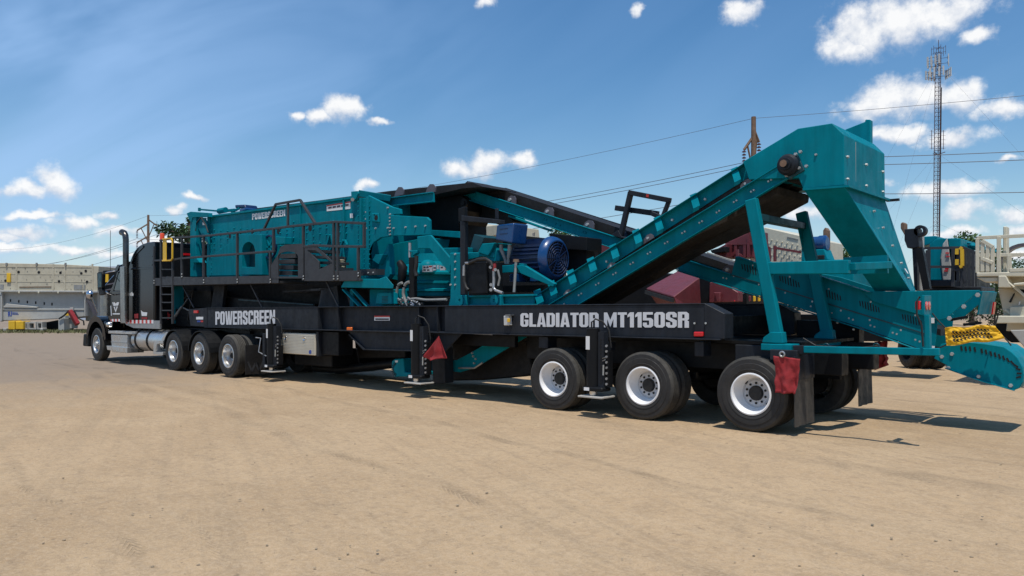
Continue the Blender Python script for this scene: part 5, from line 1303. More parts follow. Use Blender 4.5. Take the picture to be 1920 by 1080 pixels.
    p = q(200, 605, -.03); MB().lathe((p.x + .1, .02, p.z - .06), [(0, -.10), (.06, -.09), (.09, -.04), (.10, .04)], n=18).build('work_lamp', 'chrome', truck, smooth=40)
    MB().prism([(Xs - 1.15, -.0, .42), (Xs - .66, -.0, .42), (Xs - .66, -.0, .82), (Xs - 1.08, -.0, .82)], (0, 2.46, 0)).build('bumper', 'blackpaint', truck, bevel=.04, seg=2)
    # air cleaner, mirrors, stack, antenna, fairing steps
    p = q(190, 572, -.02); MB().cyl((p.x, .12, q(190, 592, .1).z), (p.x, .12, q(190, 549, .1).z), .16, 24).build('air_cleaner', 'shieldmetal', truck, smooth=40)
    mr = tp('mirror', [(181.5, 512), (184, 510), (191, 510), (192, 514), (191, 540), (182.5, 541)], -.28, .10, 'blackpaint', bevel=.02)
    tp('mirror_lower', [(183, 541), (191, 540), (193, 552), (186, 554)], -.26, .10, 'blackpaint', mr, bevel=.02)
    tp('mirror_glass', [(183, 513), (190, 512), (190, 538), (183.5, 539)], -.285, .004, 'darkgreen', mr, bevel=0)
    k = MB(); k.tube([q(191, 514, -.2), q(203, 510, -.05), q(216, 508, .12)], .018, 6); k.tube([q(192, 543, -.2), q(205, 551, -.05), q(214, 553, .12)], .022, 6); k.tube([q(194, 540, -.2), q(206, 525, .0), q(214, 516, .12)], .014, 6); k.build('mirror_arm', 'chrome', mr, smooth=60)
    p = q(170, 552, .2); hm = MB().lathe(p, [(0, -.14), (.1, -.11), (.14, -.04), (.12, .03), (0, .05)], n=18).build('hood_mirror', 'chrome', truck, smooth=50)
    MB().tube([p + V((.05, 0, -.05)), p + V((.05, .2, -.6))], .015, 6).build('hood_mirror_arm', 'chrome', hm)
    Yx = -.02
    stp = [q(236, 604, Yx), q(236, 560, Yx), q(236, 500, Yx), q(236, 450, Yx), q(235.2, 442, Yx), q(233, 437, Yx), q(229, 435.5, Yx)]
    ex = MB().tube(stp, [.085, .085, .085, .085, .088, .09, .095], 20).build('exhaust_stack', 'stackmetal', truck, smooth=60)
    MB().prism(K.pts([(224.5, 500), (232, 499), (233.5, 606), (226, 606)], Yx - .10), (0, .06, 0)).build('heat_shield', 'shieldmetal', ex, bevel=.01)
    MB().tube([q(207, 512, .2), q(207, 432, .2)], .008, 5).build('whip_aerial', 'ink', truck)
    ms = tp('side_step', [(203, 620), (247, 622), (247, 627), (203, 625)], -.05, .5, 'alu', bevel=.006, seg=1)
    tp('battery_box', [(208, 627), (238, 628), (238, 662), (210, 660)], .0, .5, 'alu', bevel=.012)
    tp('lower_step', [(199.5, 648), (238, 652), (238, 662), (201, 656)], -.06, .3, 'alu', bevel=.008)
    tp('box_rib', [(208, 640), (237, 642), (237, 644), (208, 642)], -.02, .02, 'steel', bevel=0)
    # fuel tank along the frame
    xa, xb2 = q(243, 642, .02).x, q(306, 642, .02).x; zc = .74; r = .32; yc = .36
    tk = MB().lathe((0, yc, zc), [(0, xa), (r - .05, xa), (r, xa + .05), (r, xb2 - .05), (r - .05, xb2), (0, xb2)], axis='X', n=40).build('fuel_tank', 'alu', truck, smooth=35)
    for px in (252, 274): 
        X = q(px, 642, .04).x; MB().lathe((0, yc, zc), [(r + .004, X), (r + .016, X), (r + .016, X + .09), (r + .004, X + .09)], axis='X', n=40).build('tank_strap', 'blackpaint', tk, smooth=35)
    k = MB(); s0 = [(288, 645), (292, 640), (305, 638), (305, 644), (294, 645), (291, 660), (305, 660), (305, 666), (287, 664)]
    tp('tank_step', s0, -.04, .35, 'alu', bevel=.006, seg=1)
    tp('fender_bracket', [(303, 636), (312, 622), (314, 624), (306, 640)], .0, .3, 'alu', bevel=.004, seg=1)
    MB().box(xa - .3, xb2 + .5, .9, 1.7, .5, 1.2).build('driveline', 'blackpaint', truck)
build_truck()

# ------------------------------------------------------------------ background machines
def strip(): pass
def bgframe(px, py_ground, th=YAW):
    g = ground_at(px, py_ground); return Fr(g.x, g.y, th)
def left_yard():
    L = bgframe(90, 622); Y = 0
    scn = thing('screening_unit', 'grey and beige screening unit parked at the far left of the yard', 'screening unit', L)
    def bp(name, pl, Y, t, m, parent=scn, bevel=.02): return MB().prism(L.pts(pl, Y), (0, t, 0)).build(name, m, parent, bevel=bevel)
    u = crop(0, 460, 6)
    up = bp('upper_box', u([(-500, 195), (60, 200), (740, 215), (1110, 235), (1095, 520), (-500, 500)]), .4, 4, 'beigemachine')
    k = MB()
    for x in (-200, 185, 600, 730, 1040): k.bar(L.P(*u([(x, 210)])[0], .4), L.P(*u([(x, 500)])[0], .4), .05, .10)
    k.bar(L.P(*u([(-500, 235)])[0], .4), L.P(*u([(1040, 245)])[0], .4), .044, .08); k.bar(L.P(*u([(-500, 320)])[0], .4), L.P(*u([(1040, 330)])[0], .4), .03, .03); k.bar(L.P(*u([(-500, 405)])[0], .4), L.P(*u([(1040, 415)])[0], .4), .034, .03); k.build('box_ribs', 'beigemachine', up)
    bp('long_slot', u([(215, 465), (575, 462), (575, 472), (215, 475)]), .36, .03, 'wood', up, 0)
    for q in ([(830, 445), (925, 445), (925, 498), (830, 498)], [(940, 445), (960, 445), (960, 498), (940, 498)], [(0, 440), (40, 440), (40, 495), (0, 495)]): bp('window', u(q), .37, .03, 'hosegrey', up, 0)
    bp('yellow_plate', u([(72, 312), (115, 312), (115, 415), (72, 415)]), .3, .08, 'yellow', up)
    k = MB()
    for x, y in ((210, 300), (437, 303), (680, 308), (915, 315), (965, 288), (665, 405), (980, 410), (62, 398)): k.lathe(L.P(*u([(x, y)])[0], .39), [(.09, -.01), (0, -.012)], n=10)
    k.build('port_holes', 'hole', up, kind='stuff')
    k = MB(); rr = random.Random(2)
    for i in range(60): k.bolt(L.P(*u([(rr.uniform(-100, 1030), rr.choice((255, 290, 350, 390, 430, 490)) + rr.uniform(-8, 8))])[0], .39), .022, .02)
    k.build('bolts', 'inkdark', up, kind='stuff')
    fl = bp('lower_flange', u([(-500, 500), (1095, 512), (1095, 530), (-500, 520)]), .1, .4, 'greymachine')
    for x in (210, 430, 650, 935): bp('flange_foot', u([(x - 8, 520), (x + 8, 520), (x + 8, 540), (x - 8, 540)]), .05, .1, 'cream', fl)
    for x in (68, 407, 733): bp('lifting_eye', u([(x - 10, 195), (x + 10, 195), (x + 8, 235), (x - 8, 235)]), .3, .1, 'hosegrey', up)
    lo = bp('lower_chute', u([(25, 525), (945, 530), (945, 800), (660, 825), (30, 850)]), .5, 3, 'greymachine')
    bp('chute_ledge', u([(25, 710), (945, 712), (945, 730), (25, 728)]), .3, .3, 'greymachine', lo)
    bp('chute_ledge', u([(30, 700), (70, 655), (415, 690), (415, 705)]), .25, .3, 'greymachine', lo)
    bp('chute_panel', u([(30, 728), (945, 715), (945, 800), (660, 825), (30, 845)]), .35, .2, 'greymachine', lo)
    k = MB()
    for x, y in ((118, 620), (212, 630), (308, 638), (402, 645), (498, 655), (585, 662)): k.prism(L.pts(u([(x - 7, y - 15), (x + 7, y - 15), (x + 7, y + 15), (x - 7, y + 15)]), .49), (0, -.01, 0))
    k.build('slots', 'hole', lo)
    bp('end_post', u([(0, 525), (22, 525), (22, 850), (0, 860)]), .2, .3, 'greymachine')
    bp('end_post', u([(945, 560), (960, 555), (960, 800), (945, 800)]), .2, .3, 'greymachine')
    bp('end_panel', u([(962, 535), (1098, 532), (1098, 865), (962, 850)]), 1.2, 1.0, 'greymachine')
    # side logo: blue roundel with two-line wordmark
    letters('RJ', L.P(*u([(90, 800)])[0], .335), L.P(*u([(134, 796)])[0], .335), .32, 'inkblue', lo)
    MB().prism(L.pts(u([(138, 755), (200, 757), (200, 764), (138, 762)]), .345), (0, -.01, 0)).build('logo_bar', 'inkblue', lo); MB().prism(L.pts(u([(138, 770), (210, 772), (210, 779), (138, 777)]), .345), (0, -.01, 0)).build('logo_bar', 'inkblue', lo)
    # diagonal grating at the right end
    k = MB()
    for i in range(7):
        a = u([(965 + i * 6, 600 + i * 12)])[0]; b = u([(1090, 690 + i * 22)])[0]; k.bar(L.P(*a, .3), L.P(*b, .3), .06, .05)
    k.build('end_grating', 'galv', scn)
    leg = bp('support_leg', u([(655, 830), (720, 820), (720, 975), (655, 975)]), -.2, .8, 'greymachine')
    bp('support_leg', u([(722, 825), (805, 815), (805, 935), (722, 940)]), .5, .8, 'greymachine')
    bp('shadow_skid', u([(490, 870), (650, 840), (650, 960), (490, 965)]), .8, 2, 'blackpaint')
    bp('warning_triangle', u([(730, 790), (765, 745), (772, 790)]), .3, .03, 'yellow', lo, 0)
    ja = thing('red_jack', 'red jack leg leaning on the grey unit behind the truck fender', 'jack', None, loc=tuple(ground_at(142, 621)))
    def at0(p, Y): w = L.P(*p, Y); c, s = math.cos(L.th), math.sin(L.th); return V((L.o[0] + c * w.x - s * w.y, L.o[1] + s * w.x + c * w.y, w.z)) - ja.location
    MB().bar(at0(u([(785, 735)])[0], -.4), at0(u([(875, 890)])[0], -.5), .25, .30).build('leg_tube', 'redpaint', ja, bevel=.02)
    MB().tube([at0(u([(775, 735)])[0], -.3), at0(u([(720, 790)])[0], -.3), at0(u([(665, 825)])[0], -.3)], .06, 8).build('strut', 'ink', ja)
    MB().tube([at0(u([(835, 735)])[0], -.3), at0(u([(880, 820)])[0], -.3), at0(u([(940, 850)])[0], -.3), at0(u([(945, 900)])[0], -.3)], .05, 8).build('hose', 'ink', ja)
    MB().bar(at0(u([(790, 720)])[0], -.3), at0(u([(830, 720)])[0], -.3), .12, .3).build('clevis', 'greymachine', ja)
    # blocks along its foot
    def block(name, label, cat, q, Y, t, m, group):
        pl = L.pts(u(q), Y); c, s = math.cos(L.th), math.sin(L.th)
        w = [V((L.o[0] + c * p.x - s * p.y, L.o[1] + s * p.x + c * p.y, p.z)) for p in pl]; d = V((-s * t, c * t, 0))
        z0 = min(p.z for p in w)
        w = [V((p.x, p.y, p.z)) for p in w]
        b = w[0].copy(); b.z = 0
        o = MB().prism([p - b for p in w], d).build(name, m, None, bevel=.03); o.location = b
        return tag(o, label, cat, group)
    block('yellow_tank', 'left yellow box of the pair under the grey screening unit', 'box', [(90, 850), (165, 848), (165, 948), (90, 948)], -.4, .8, 'yellow', 'yellow boxes')
    block('yellow_tank', 'right yellow box of the pair under the grey screening unit', 'box', [(172, 855), (262, 852), (262, 945), (172, 945)], -.4, .8, 'yellow', 'yellow boxes')
    # hollow concrete frames
    for a, b, lab in ((275, 312, 'narrow hollow block beside the yellow boxes'), (318, 408, 'wide hollow block right of the narrow one at the yellow boxes'), (415, 475, 'hollow block at the right end of the row under the grey unit')):
        root = thing('hollow_block', lab, 'block', L, 'hollow concrete blocks')
        for q in ([(a, 860), (b, 862), (b, 878), (a, 876)], [(a, 930), (b, 930), (b, 945), (a, 945)], [(a, 876), (a + 12, 876), (a + 12, 930), (a, 930)], [(b - 12, 878), (b, 878), (b, 930), (b - 12, 930)]): MB().prism(L.pts(u(q), -.2), (0, .5, 0)).build('block_side', 'concrete', root)
    for x, w, lab in ((30, 40, 'low concrete sleeper left of the yellow boxes'), (450, 30, 'low concrete sleeper under the dark skid')):
        block('concrete_sleeper', lab, 'sleeper', [(x, 930), (x + w, 930), (x + w, 975), (x, 975)], -.6, .5, 'concrete', 'concrete sleepers')
    # second machine peeking out behind the mirror, and a low shed
    L2 = bgframe(200, 618)
    m2 = thing('stored_machine', 'dark machine with a yellow panel seen between mirror and cab', 'machine', L2)
    MB().prism(L2.pts([(192, 507), (215, 507), (222, 560), (215, 615), (192, 615)], -6.2), (0, 1, 0)).build('body', 'blackpaint', m2, bevel=.05)
    MB().prism(L2.pts([(193, 514), (203, 514), (203, 529), (193, 529)], -6.3), (0, .09, 0)).build('panel', 'yellow', m2)
    for y in (535, 545): MB().bar(L2.P(193, y, -6.3), L2.P(215, y - 4, -6.3), .08).build('pipe', 'galv', m2)
    L3 = Fr(*ground_at(200, 600)[:2], YAW)
    sh = thing('storage_shed', 'pale blue-grey shed roof behind the truck mirror', 'shed', L3)
    MB().prism(L3.pts([(150, 506), (260, 506), (260, 600), (150, 600)], 0), (0, 12, 0)).build('wall', 'roofmetal', sh)
    MB().prism(L3.pts([(148, 500), (262, 499), (262, 507), (148, 507)], -.3), (0, 12.6, 0)).build('roof', 'roofmetal', sh)
left_yard()

def right_yard():
    # maroon jaw plant
    B = Fr(0, 7.2, 0); mr = thing('jaw_crusher', 'maroon crusher with a sloped hopper, parked behind the teal conveyors', 'crusher', Fr(-1.5, 7.2, 0))
    B = Fr(-1.5, 7.2, 0)
    Q = B.P
    A1, A2, A3, A4 = Q(1211, 541, 1.6), Q(1271, 508, 2.6), Q(1312, 520, 1.5), Q(1263, 556, .4)
    k = MB().add([A1, A2, A3, A4, A1 + V((.25, .25, -.5)), A2 + V((.1, .4, -1.0)), A3 + V((-.1, .3, -1.0)), A4 + V((.1, .2, -.55))], [(0, 1, 2, 3), (0, 3, 7, 4), (3, 2, 6, 7), (2, 1, 5, 6), (1, 0, 4, 5), (4, 7, 6, 5)])
    ho = k.build('feed_hopper', 'maroon', mr, bevel=.02)
    MB().bar(A1 + V((0, -.02, -.10)), A4 + V((0, -.02, -.10)), .05, .1).build('hopper_band', 'ink', ho)
    def bp(name, pl, Y, t, m='maroon', parent=mr, bevel=.015): return MB().prism(B.pts(pl, Y), (0, t, 0)).build(name, m, parent, bevel=bevel)
    bp('lower_body', [(1100, 500), (1330, 520), (1400, 540), (1400, 600), (1100, 600)], 3.2, 1.5, 'blackpaint')
    bp('engine_box', [(1101, 455), (1140, 447), (1152, 500), (1101, 520)], 3.0, 1.5)
    bp('side_frame', f1([(695, 690), (830, 690), (980, 790), (980, 885), (690, 890)]), 1.8, .3)
    for q in ([(735, 790), (800, 790), (800, 885), (770, 885)],): bp('frame_web', f1(q), 1.7, .1)
    bp('cover', f1([(740, 370), (870, 300), (860, 440), (740, 450)]), 3.0, 1.0)
    up = bp('upper_frame', f1([(850, 300), (1135, 170), (1140, 445), (850, 445)]), 3.4, 1.0)
    k = MB()
    for ri_, (a, b) in enumerate((((860, 320), (860, 440)), ((960, 300), (960, 440)), ((1050, 300), (1050, 440)), ((860, 300), (1135, 300)), ((900, 440), (975, 370)), ((1030, 440), (960, 390)), ((1090, 180), (1090, 440)))): k.bar(B.P(*f1([a])[0], 3.36), B.P(*f1([b])[0], 3.36), .06 + .008 * ri_, .08)
    k.build('frame_ribs', 'maroon', up)
    bp('cylinder_pipe', f1([(700, 370), (850, 330), (850, 385), (720, 400)]), 2.7, .3, 'blackpaint')
    for ri_, (a, b) in enumerate((((1140, 325), (1300, 345)), ((1350, 345), (1610, 390)), ((1165, 330), (1165, 480)), ((1295, 345), (1295, 480)), ((1350, 325), (1350, 480)), ((975, 360), (975, 440)))): MB().bar(B.P(*f1([a])[0], 2.4), B.P(*f1([b])[0], 2.4), .05 + .006 * ri_, .06).build('rail_post' if a[0] == b[0] else 'hand_rail', 'maroon', mr)
    for x, m in ((1092, 'maroon'), (1138, 'yellow'), (1185, 'yellow')): bp('warning_plate', f1([(x - 10, 825), (x + 14, 825), (x + 14, 880), (x - 10, 880)]), 1.2, .05, m)
    bp('marker', f1([(935, 868), (948, 868), (948, 882), (935, 882)]), 1.6, .04, 'lampred')
    bp('under_frame', [(1100, 590), (1760, 590), (1760, 640), (1100, 640)], 3.0, 1.2, 'blackpaint')
    # its tyres behind the tail
    for px, py in ((1678, 690), (1700, 691), (1722, 692)):
        g = ground_at(px, py)
        w = MB().lathe((0, 0, 0), tyre_prof(.5, .3, .28), n=28).build('tyre', 'tyre', mr, smooth=35); w.rotation_euler = (0, 0, R(-48)); w.location = (g.x - B.o[0] + .2, g.y - B.o[1] + .3, .5)
    # beige riveted screen behind
    C = Fr(-2.5, 13.0, 0); bs = thing('riveted_screen', 'beige riveted screen box standing behind the maroon crusher', 'screen', C)
    def cp(name, pl, Y, t, m, parent=bs, bevel=.02): return MB().prism(C.pts(pl, Y), (0, t, 0)).build(name, m, parent, bevel=bevel)
    bx = cp('side_plate', f1([(1142, 165), (1255, 140), (1620, 225), (1745, 258), (1745, 900), (1142, 900)]), 0, 2.5, 'cream')
    k = MB()
    for r_ in range(5):
        for i in range(14):
            x = 1290 + i * 26; y = 262 + r_ * 38 + (x - 1290) * .2
            if (i + r_) % 2: k.bolt(C.P(*f1([(x, y)])[0], 0), .026, .03)
    for y in range(8): k.bolt(C.P(*f1([(1165, 190 + y * 36)])[0], 0), .035, .04)
    k.build('rivets', 'cream', bx, kind='stuff')
    cp('name_plate', f1([(1470, 232), (1580, 258), (1580, 268), (1470, 243)]), -.02, .02, 'hosegrey', bx, 0)
    cp('vent_panel', f1([(1500, 420), (1600, 425), (1600, 480), (1500, 480)]), -.02, .02, 'cream', bx, 0)
    # grey hopper seen through the gap beside the motor
    D = Fr(-10.5, 8.0, 0); gh = thing('grey_hopper', 'dull grey sloped hopper glimpsed behind the blue motor box', 'hopper', D)
    MB().prism(D.pts(f3([(395, 195), (472, 200), (600, 235), (730, 222), (740, 320), (590, 362), (520, 320), (395, 295)]), 0), (0, 2, 0)).build('hopper_body', 'beigemachine', gh, bevel=.02)
    MB().prism(D.pts([(800, 450), (960, 440), (960, 600), (800, 600)], .5), (0, 2, 0)).build('hopper_base', 'blackpaint', gh)
    # teal machine with blue motor behind the portal
    G = Fr(1.0, 9.5, 0); tm = thing('teal_feeder', 'teal feeder with a blue motor on top, framed by the portal legs', 'feeder', G)
    def gp(name, pl, Y, t, m='teal', parent=tm, bevel=.015): return MB().prism(G.pts(pl, Y), (0, t, 0)).build(name, m, parent, bevel=bevel)
    gp('post', [(1505, 430), (1511, 430), (1509, 489), (1502, 489)], 0, .3)
    gp('table', [(1502, 488), (1600, 486), (1600, 560), (1502, 560)], 0, 1.5)
    gp('motor_base', [(1524, 468), (1545, 467), (1553, 487), (1524, 487)], .2, .5)
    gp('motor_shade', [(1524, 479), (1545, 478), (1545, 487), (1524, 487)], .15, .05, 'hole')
    a, b = G.P(1521, 458, .4), G.P(1552, 458, .4); r = .21
    mo = MB().lathe((0, .4, a.z), [(0, a.x), (r - .02, a.x), (r - .02, (a.x + b.x) / 2), (r, (a.x + b.x) / 2 + .01), (r, b.x - .05), (r - .05, b.x), (0, b.x)], axis='X', n=28).build('motor', 'motorblue', tm, smooth=35)
    gp('stack_post', [(1543, 432), (1547, 426), (1551, 432), (1551, 470), (1543, 470)], 1.6, .25, 'wood')
    # dark lifting frame and teal unit with rails
    H = Fr(6.5, 14.0, 0); tu = thing('teal_crusher_unit', 'teal unit with charcoal railing and yellow gate, right of the tall chute', 'crusher', H)
    def hp(name, pl, Y, t, m='teal', parent=tu, bevel=.02): return MB().prism(H.pts(pl, Y), (0, t, 0)).build(name, m, parent, bevel=bevel)
    h2 = crop(1640, 380, 5.4)
    bd = hp('body', h2([(555, 420), (620, 362), (735, 360), (690, 470), (670, 580), (690, 785), (555, 785)]), 1.0, 2)
    MB().loft(H.pts(h2([(735, 358), (690, 420), (668, 560), (690, 785), (768, 785), (775, 640), (745, 420)]), .95), H.pts(h2([(735, 358), (690, 420), (668, 560), (690, 785), (768, 785), (775, 640), (745, 420)]), 2.9)).build('end_panel', 'greymachine', tu, bevel=.02)
    hp('roof_box', h2([(735, 360), (870, 362), (870, 450), (750, 450)]), 1.2, 2)
    hp('upper_tank', h2([(470, 345), (620, 335), (640, 350), (560, 420), (470, 445)]), 1.5, 2)
    for q in ([(870, 375), (945, 380), (945, 430), (870, 430)], [(950, 405), (1030, 410), (1030, 460), (950, 470)], [(1060, 440), (1180, 455), (1180, 510), (1060, 500)]): hp('side_tank', h2(q), 2, 1.2, 'teal', tu, .08)
    hp('dark_base', h2([(550, 785), (790, 785), (790, 850), (550, 850)]), .6, 2, 'charcoal')
    hp('dark_side', h2([(890, 460), (1030, 500), (1030, 870), (890, 860)]), 1.6, 2, 'blackpaint')
    hp('dark_side', h2([(785, 470), (885, 470), (885, 860), (785, 860)]), 2.4, 1, 'blackpaint')
    hp('lower_frame', h2([(420, 850), (1080, 850), (1080, 1000), (420, 1000)]), .8, 2, 'charcoal')
    for ri_, (a, b) in enumerate((((480, 462), (890, 455)), ((510, 650), (890, 650)), ((550, 460), (550, 850)), ((530, 480), (530, 850)), ((793, 460), (793, 850)), ((845, 470), (845, 800)), ((885, 450), (885, 860)), ((890, 450), (1030, 512)), ((890, 630), (1030, 665)), ((920, 470), (920, 850)), ((960, 490), (960, 850)), ((1000, 500), (1000, 850)), ((895, 690), (925, 800)), ((790, 680), (890, 680)))): MB().bar(H.P(*h2([a])[0], .5), H.P(*h2([b])[0], .5), .06 + .005 * ri_, .07).build('rail_post' if a[0] == b[0] else 'hand_rail', 'rail', tu)
    k = MB(); q = h2([(862, 455), (885, 470), (888, 640), (862, 652)])
    for i, (a, b) in enumerate(zip(q, q[1:])): k.bar(H.P(*a, .4), H.P(*b, .4), .08 + .01 * i, .08)
    for y in (495, 602): k.bar(H.P(*h2([(818, y)])[0], .4), H.P(*h2([(852, y)])[0], .4), .1, .16)
    k.build('gate', 'yellow', tu)
    k = MB()
    for x, y in ((740, 510), (745, 545), (735, 670), (725, 690)): k.bar(H.P(*h2([(x - 22, y)])[0], .93), H.P(*h2([(x + 14, y)])[0], .93), .02, .04)
    k.build('red_decal', 'lampred', tu)
    I = Fr(4.2, 11.0, 0); lf = thing('dark_lifting_frame', 'dark steel frame with a ring eye, directly right of the tall teal chute', 'frame', I)
    def ip(name, pl, Y, t, m='charcoal', parent=lf, bevel=.015): return MB().prism(I.pts(pl, Y), (0, t, 0)).build(name, m, parent, bevel=bevel)
    ip('top_plate', h2([(300, 268), (440, 258), (440, 330), (450, 450), (400, 460), (330, 460), (300, 380)]), 0, .4)
    ip('post', h2([(378, 460), (432, 460), (432, 890), (400, 890)]), .1, .4)
    ip('post', h2([(432, 320), (472, 320), (472, 890), (432, 890)]), .3, .3, 'greymachine')
    MB().bar(I.P(*h2([(455, 460)])[0], -.1), I.P(*h2([(535, 880)])[0], -.1), .2, .16).build('strut', 'blackpaint', lf)
    c = I.P(*h2([(468, 287)])[0], .1); MB().lathe(c, [(.14, -.1), (.14, .1), (.07, .1), (.07, -.1), (.14, -.1)], n=24).build('ring_eye', 'charcoal', lf, smooth=40)
    ip('stub_post', h2([(262, 210), (282, 195), (302, 210), (302, 330), (262, 260)]), 1.0, .3, 'wood')
    # cream conveyor unit at the right edge
    J = Fr(10.5, 9.5, 0); cu = thing('cream_conveyor_unit', 'cream painted unit with railings at the right edge', 'conveyor', J)
    def jp(name, pl, Y, t, m='cream', parent=cu, bevel=.015): return MB().prism(J.pts(pl, Y), (0, t, 0)).build(name, m, parent, bevel=bevel)
    for ri_, (a, b) in enumerate((((1035, 358), (1600, 330)), ((1050, 535), (1600, 525)), ((1042, 360), (1042, 710)), ((1092, 385), (1092, 700)), ((1145, 425), (1145, 700)), ((1195, 450), (1195, 705)), ((1258, 345), (1258, 705)), ((1365, 530), (1365, 690)), ((1090, 385), (1200, 450)), ((1090, 565), (1200, 610)), ((1370, 685), (1600, 680)))): MB().bar(J.P(*h2([a])[0], 0), J.P(*h2([b])[0], 0), .045 + .006 * ri_, .075).build('rail_post' if a[0] == b[0] else 'hand_rail', 'cream', cu, bevel=.006)
    jp('tall_post', h2([(1300, 240), (1338, 240), (1338, 710), (1295, 710)]), .1, .3)
    jp('deck_edge', h2([(1030, 708), (1700, 700), (1700, 745), (1030, 748)]), -.05, 2)
    jp('deck_beam', h2([(1030, 760), (1250, 752), (1250, 800), (1120, 808)]), 0, 1.5)
    jp('column', h2([(1250, 740), (1330, 740), (1385, 860), (1250, 860)]), -.1, .4)
    jp('side_wall', h2([(1330, 740), (1700, 740), (1700, 1300), (1330, 1300), (1385, 860)]), .6, 2, 'cream')
    jp('chute_plate', f5([(660, 470), (720, 520), (810, 600), (810, 620), (640, 470)]), -.1, .3)
    jp('chute_lip', f5([(720, 500), (830, 490), (830, 515), (720, 520)]), -.3, .3)
    jp('side_panel', f5([(590, 540), (700, 540), (830, 620), (830, 775), (640, 775)]), .2, .4, 'beigemachine')
    jp('lower_rail', f5([(570, 775), (900, 775), (900, 838), (570, 838)]), -.2, .6)
    jp('lower_box', f5([(690, 700), (900, 690), (900, 780), (690, 780)]), .1, .5, 'cream')
    jp('lower_plate', f5([(690, 895), (900, 890), (900, 1080), (810, 1040)]), -.2, .3, 'greymachine')
    jp('dark_under', f5([(560, 838), (900, 838), (900, 1000), (700, 1000), (560, 900)]), .9, 2, 'blackpaint')
    c = J.P(*f5([(815, 370)])[0], .6); MB().lathe(c, [(.55, 0), (.55, .3), (.48, .3), (.48, 0), (.55, 0)], n=28).build('roller', 'galv', cu, smooth=40)
    jp('slot', f5([(765, 655), (780, 650), (775, 680), (760, 690)]), .17, .03, 'whitedecal')
    jp('slot', f5([(640, 730), (655, 715), (720, 760), (700, 775)]), .15, .03, 'cream')
    jp('gap_stripe', f5([(680, 660), (725, 580), (735, 585), (700, 665)]), .15, .03, 'hole')
right_yard()

# ------------------------------------------------------------------ poles, wires, tower
def sagwire(a, b, s, r=.02, n=24):
    return MB().tube([a.lerp(b, i / n) - V((0, 0, 4 * s * (i / n) * (1 - i / n))) for i in range(n + 1)], r, 5)
def poles():
    pa = at_depth(1413, HY, 52); pb = at_depth(278, HY, 108); dirv = (pb - pa); dirv.z = 0; ln = dirv.length; dirv.normalize(); perp = V((-dirv.y, dirv.x, 0))
    def pole(base, d, top_px, mats, lab, arms):
        h = CAM[2] + (HY - top_px) / F * d
        t = thing('utility_pole', lab, 'pole', None, 'wooden transmission poles', loc=(base.x, base.y, 0))
        MB().tube([(0, 0, 0), (0, 0, h * .5), (0, 0, h)], [.24, .2, .15], 10).build('pole_shaft', 'wood', t, smooth=60)
        ends = []
        for (px, py, dx_) in arms:
            hz = CAM[2] + (HY - py) / F * d; x = (px) / F * d
            e = V((RT[0] * x, RT[1] * x, hz)); root = V((0, 0, hz + .9))
            MB().bar(root, e, .12, .14).build('cross_arm', 'wood', t)
            MB().bar(V((0, 0, hz - 1.6)), e.lerp(root, .35), .09, .09).build('arm_brace', 'wood', t)
            ins = MB(); n = 5
            for i in range(n): ins.lathe(e - V((0, 0, .12 + i * .2)), [(.03, .08), (.14, .0), (.14, -.03), (.03, -.06)], axis='Z', n=12)
            ins.build('insulator_string', 'insulator', t, smooth=30)
            ends.append(t.location + e - V((0, 0, 1.1)))
        return t, ends, V((base.x, base.y, h - .1))
    t1, e1, s1 = pole(pa, 52, 219, None, 'weathered wooden power pole rising behind the tall teal hood', [(-18, 281, 0), (10, 267, 0), (-18, 330, 0)])
    t2, e2, s2 = pole(pb, 108, 403, None, 'wooden power pole with slanting arms behind the truck sleeper', [(-21, 432, 0), (17, 424, 0), (-21, 455, 0)])
    names = ['uppermost thin power wire crossing the sky above the hood', 'left conductor wire meeting the pole behind the hood', 'right conductor wire meeting the pole behind the hood', 'lowest conductor wire meeting the pole behind the hood']
    A = [s1] + e1; Bq = [s2] + e2
    vec = (V((pb.x, pb.y, 0)) - V((pa.x, pa.y, 0)))
    for i, (a, b) in enumerate(zip(A, Bq)):
        nxt = a - vec; nxt.z = a.z - (.2 if i else 0); prv = b + vec; prv.z = b.z - (1.0 if i else 0)
        r = .013 if i == 0 else .02
        k = sagwire(a, b, 1.5 if i == 0 else 1.9, r); k2 = sagwire(a, nxt, 1.9 if i == 0 else 2.3, r); k3 = sagwire(b, prv, 2.2, r * 1.2)
        o = k.add(k2.v, k2.f).add(k3.v, k3.f).build('power_line', 'wire', None); o.location = (0, 0, 0)
        tag(o, names[i], 'power line', 'power lines')
poles()

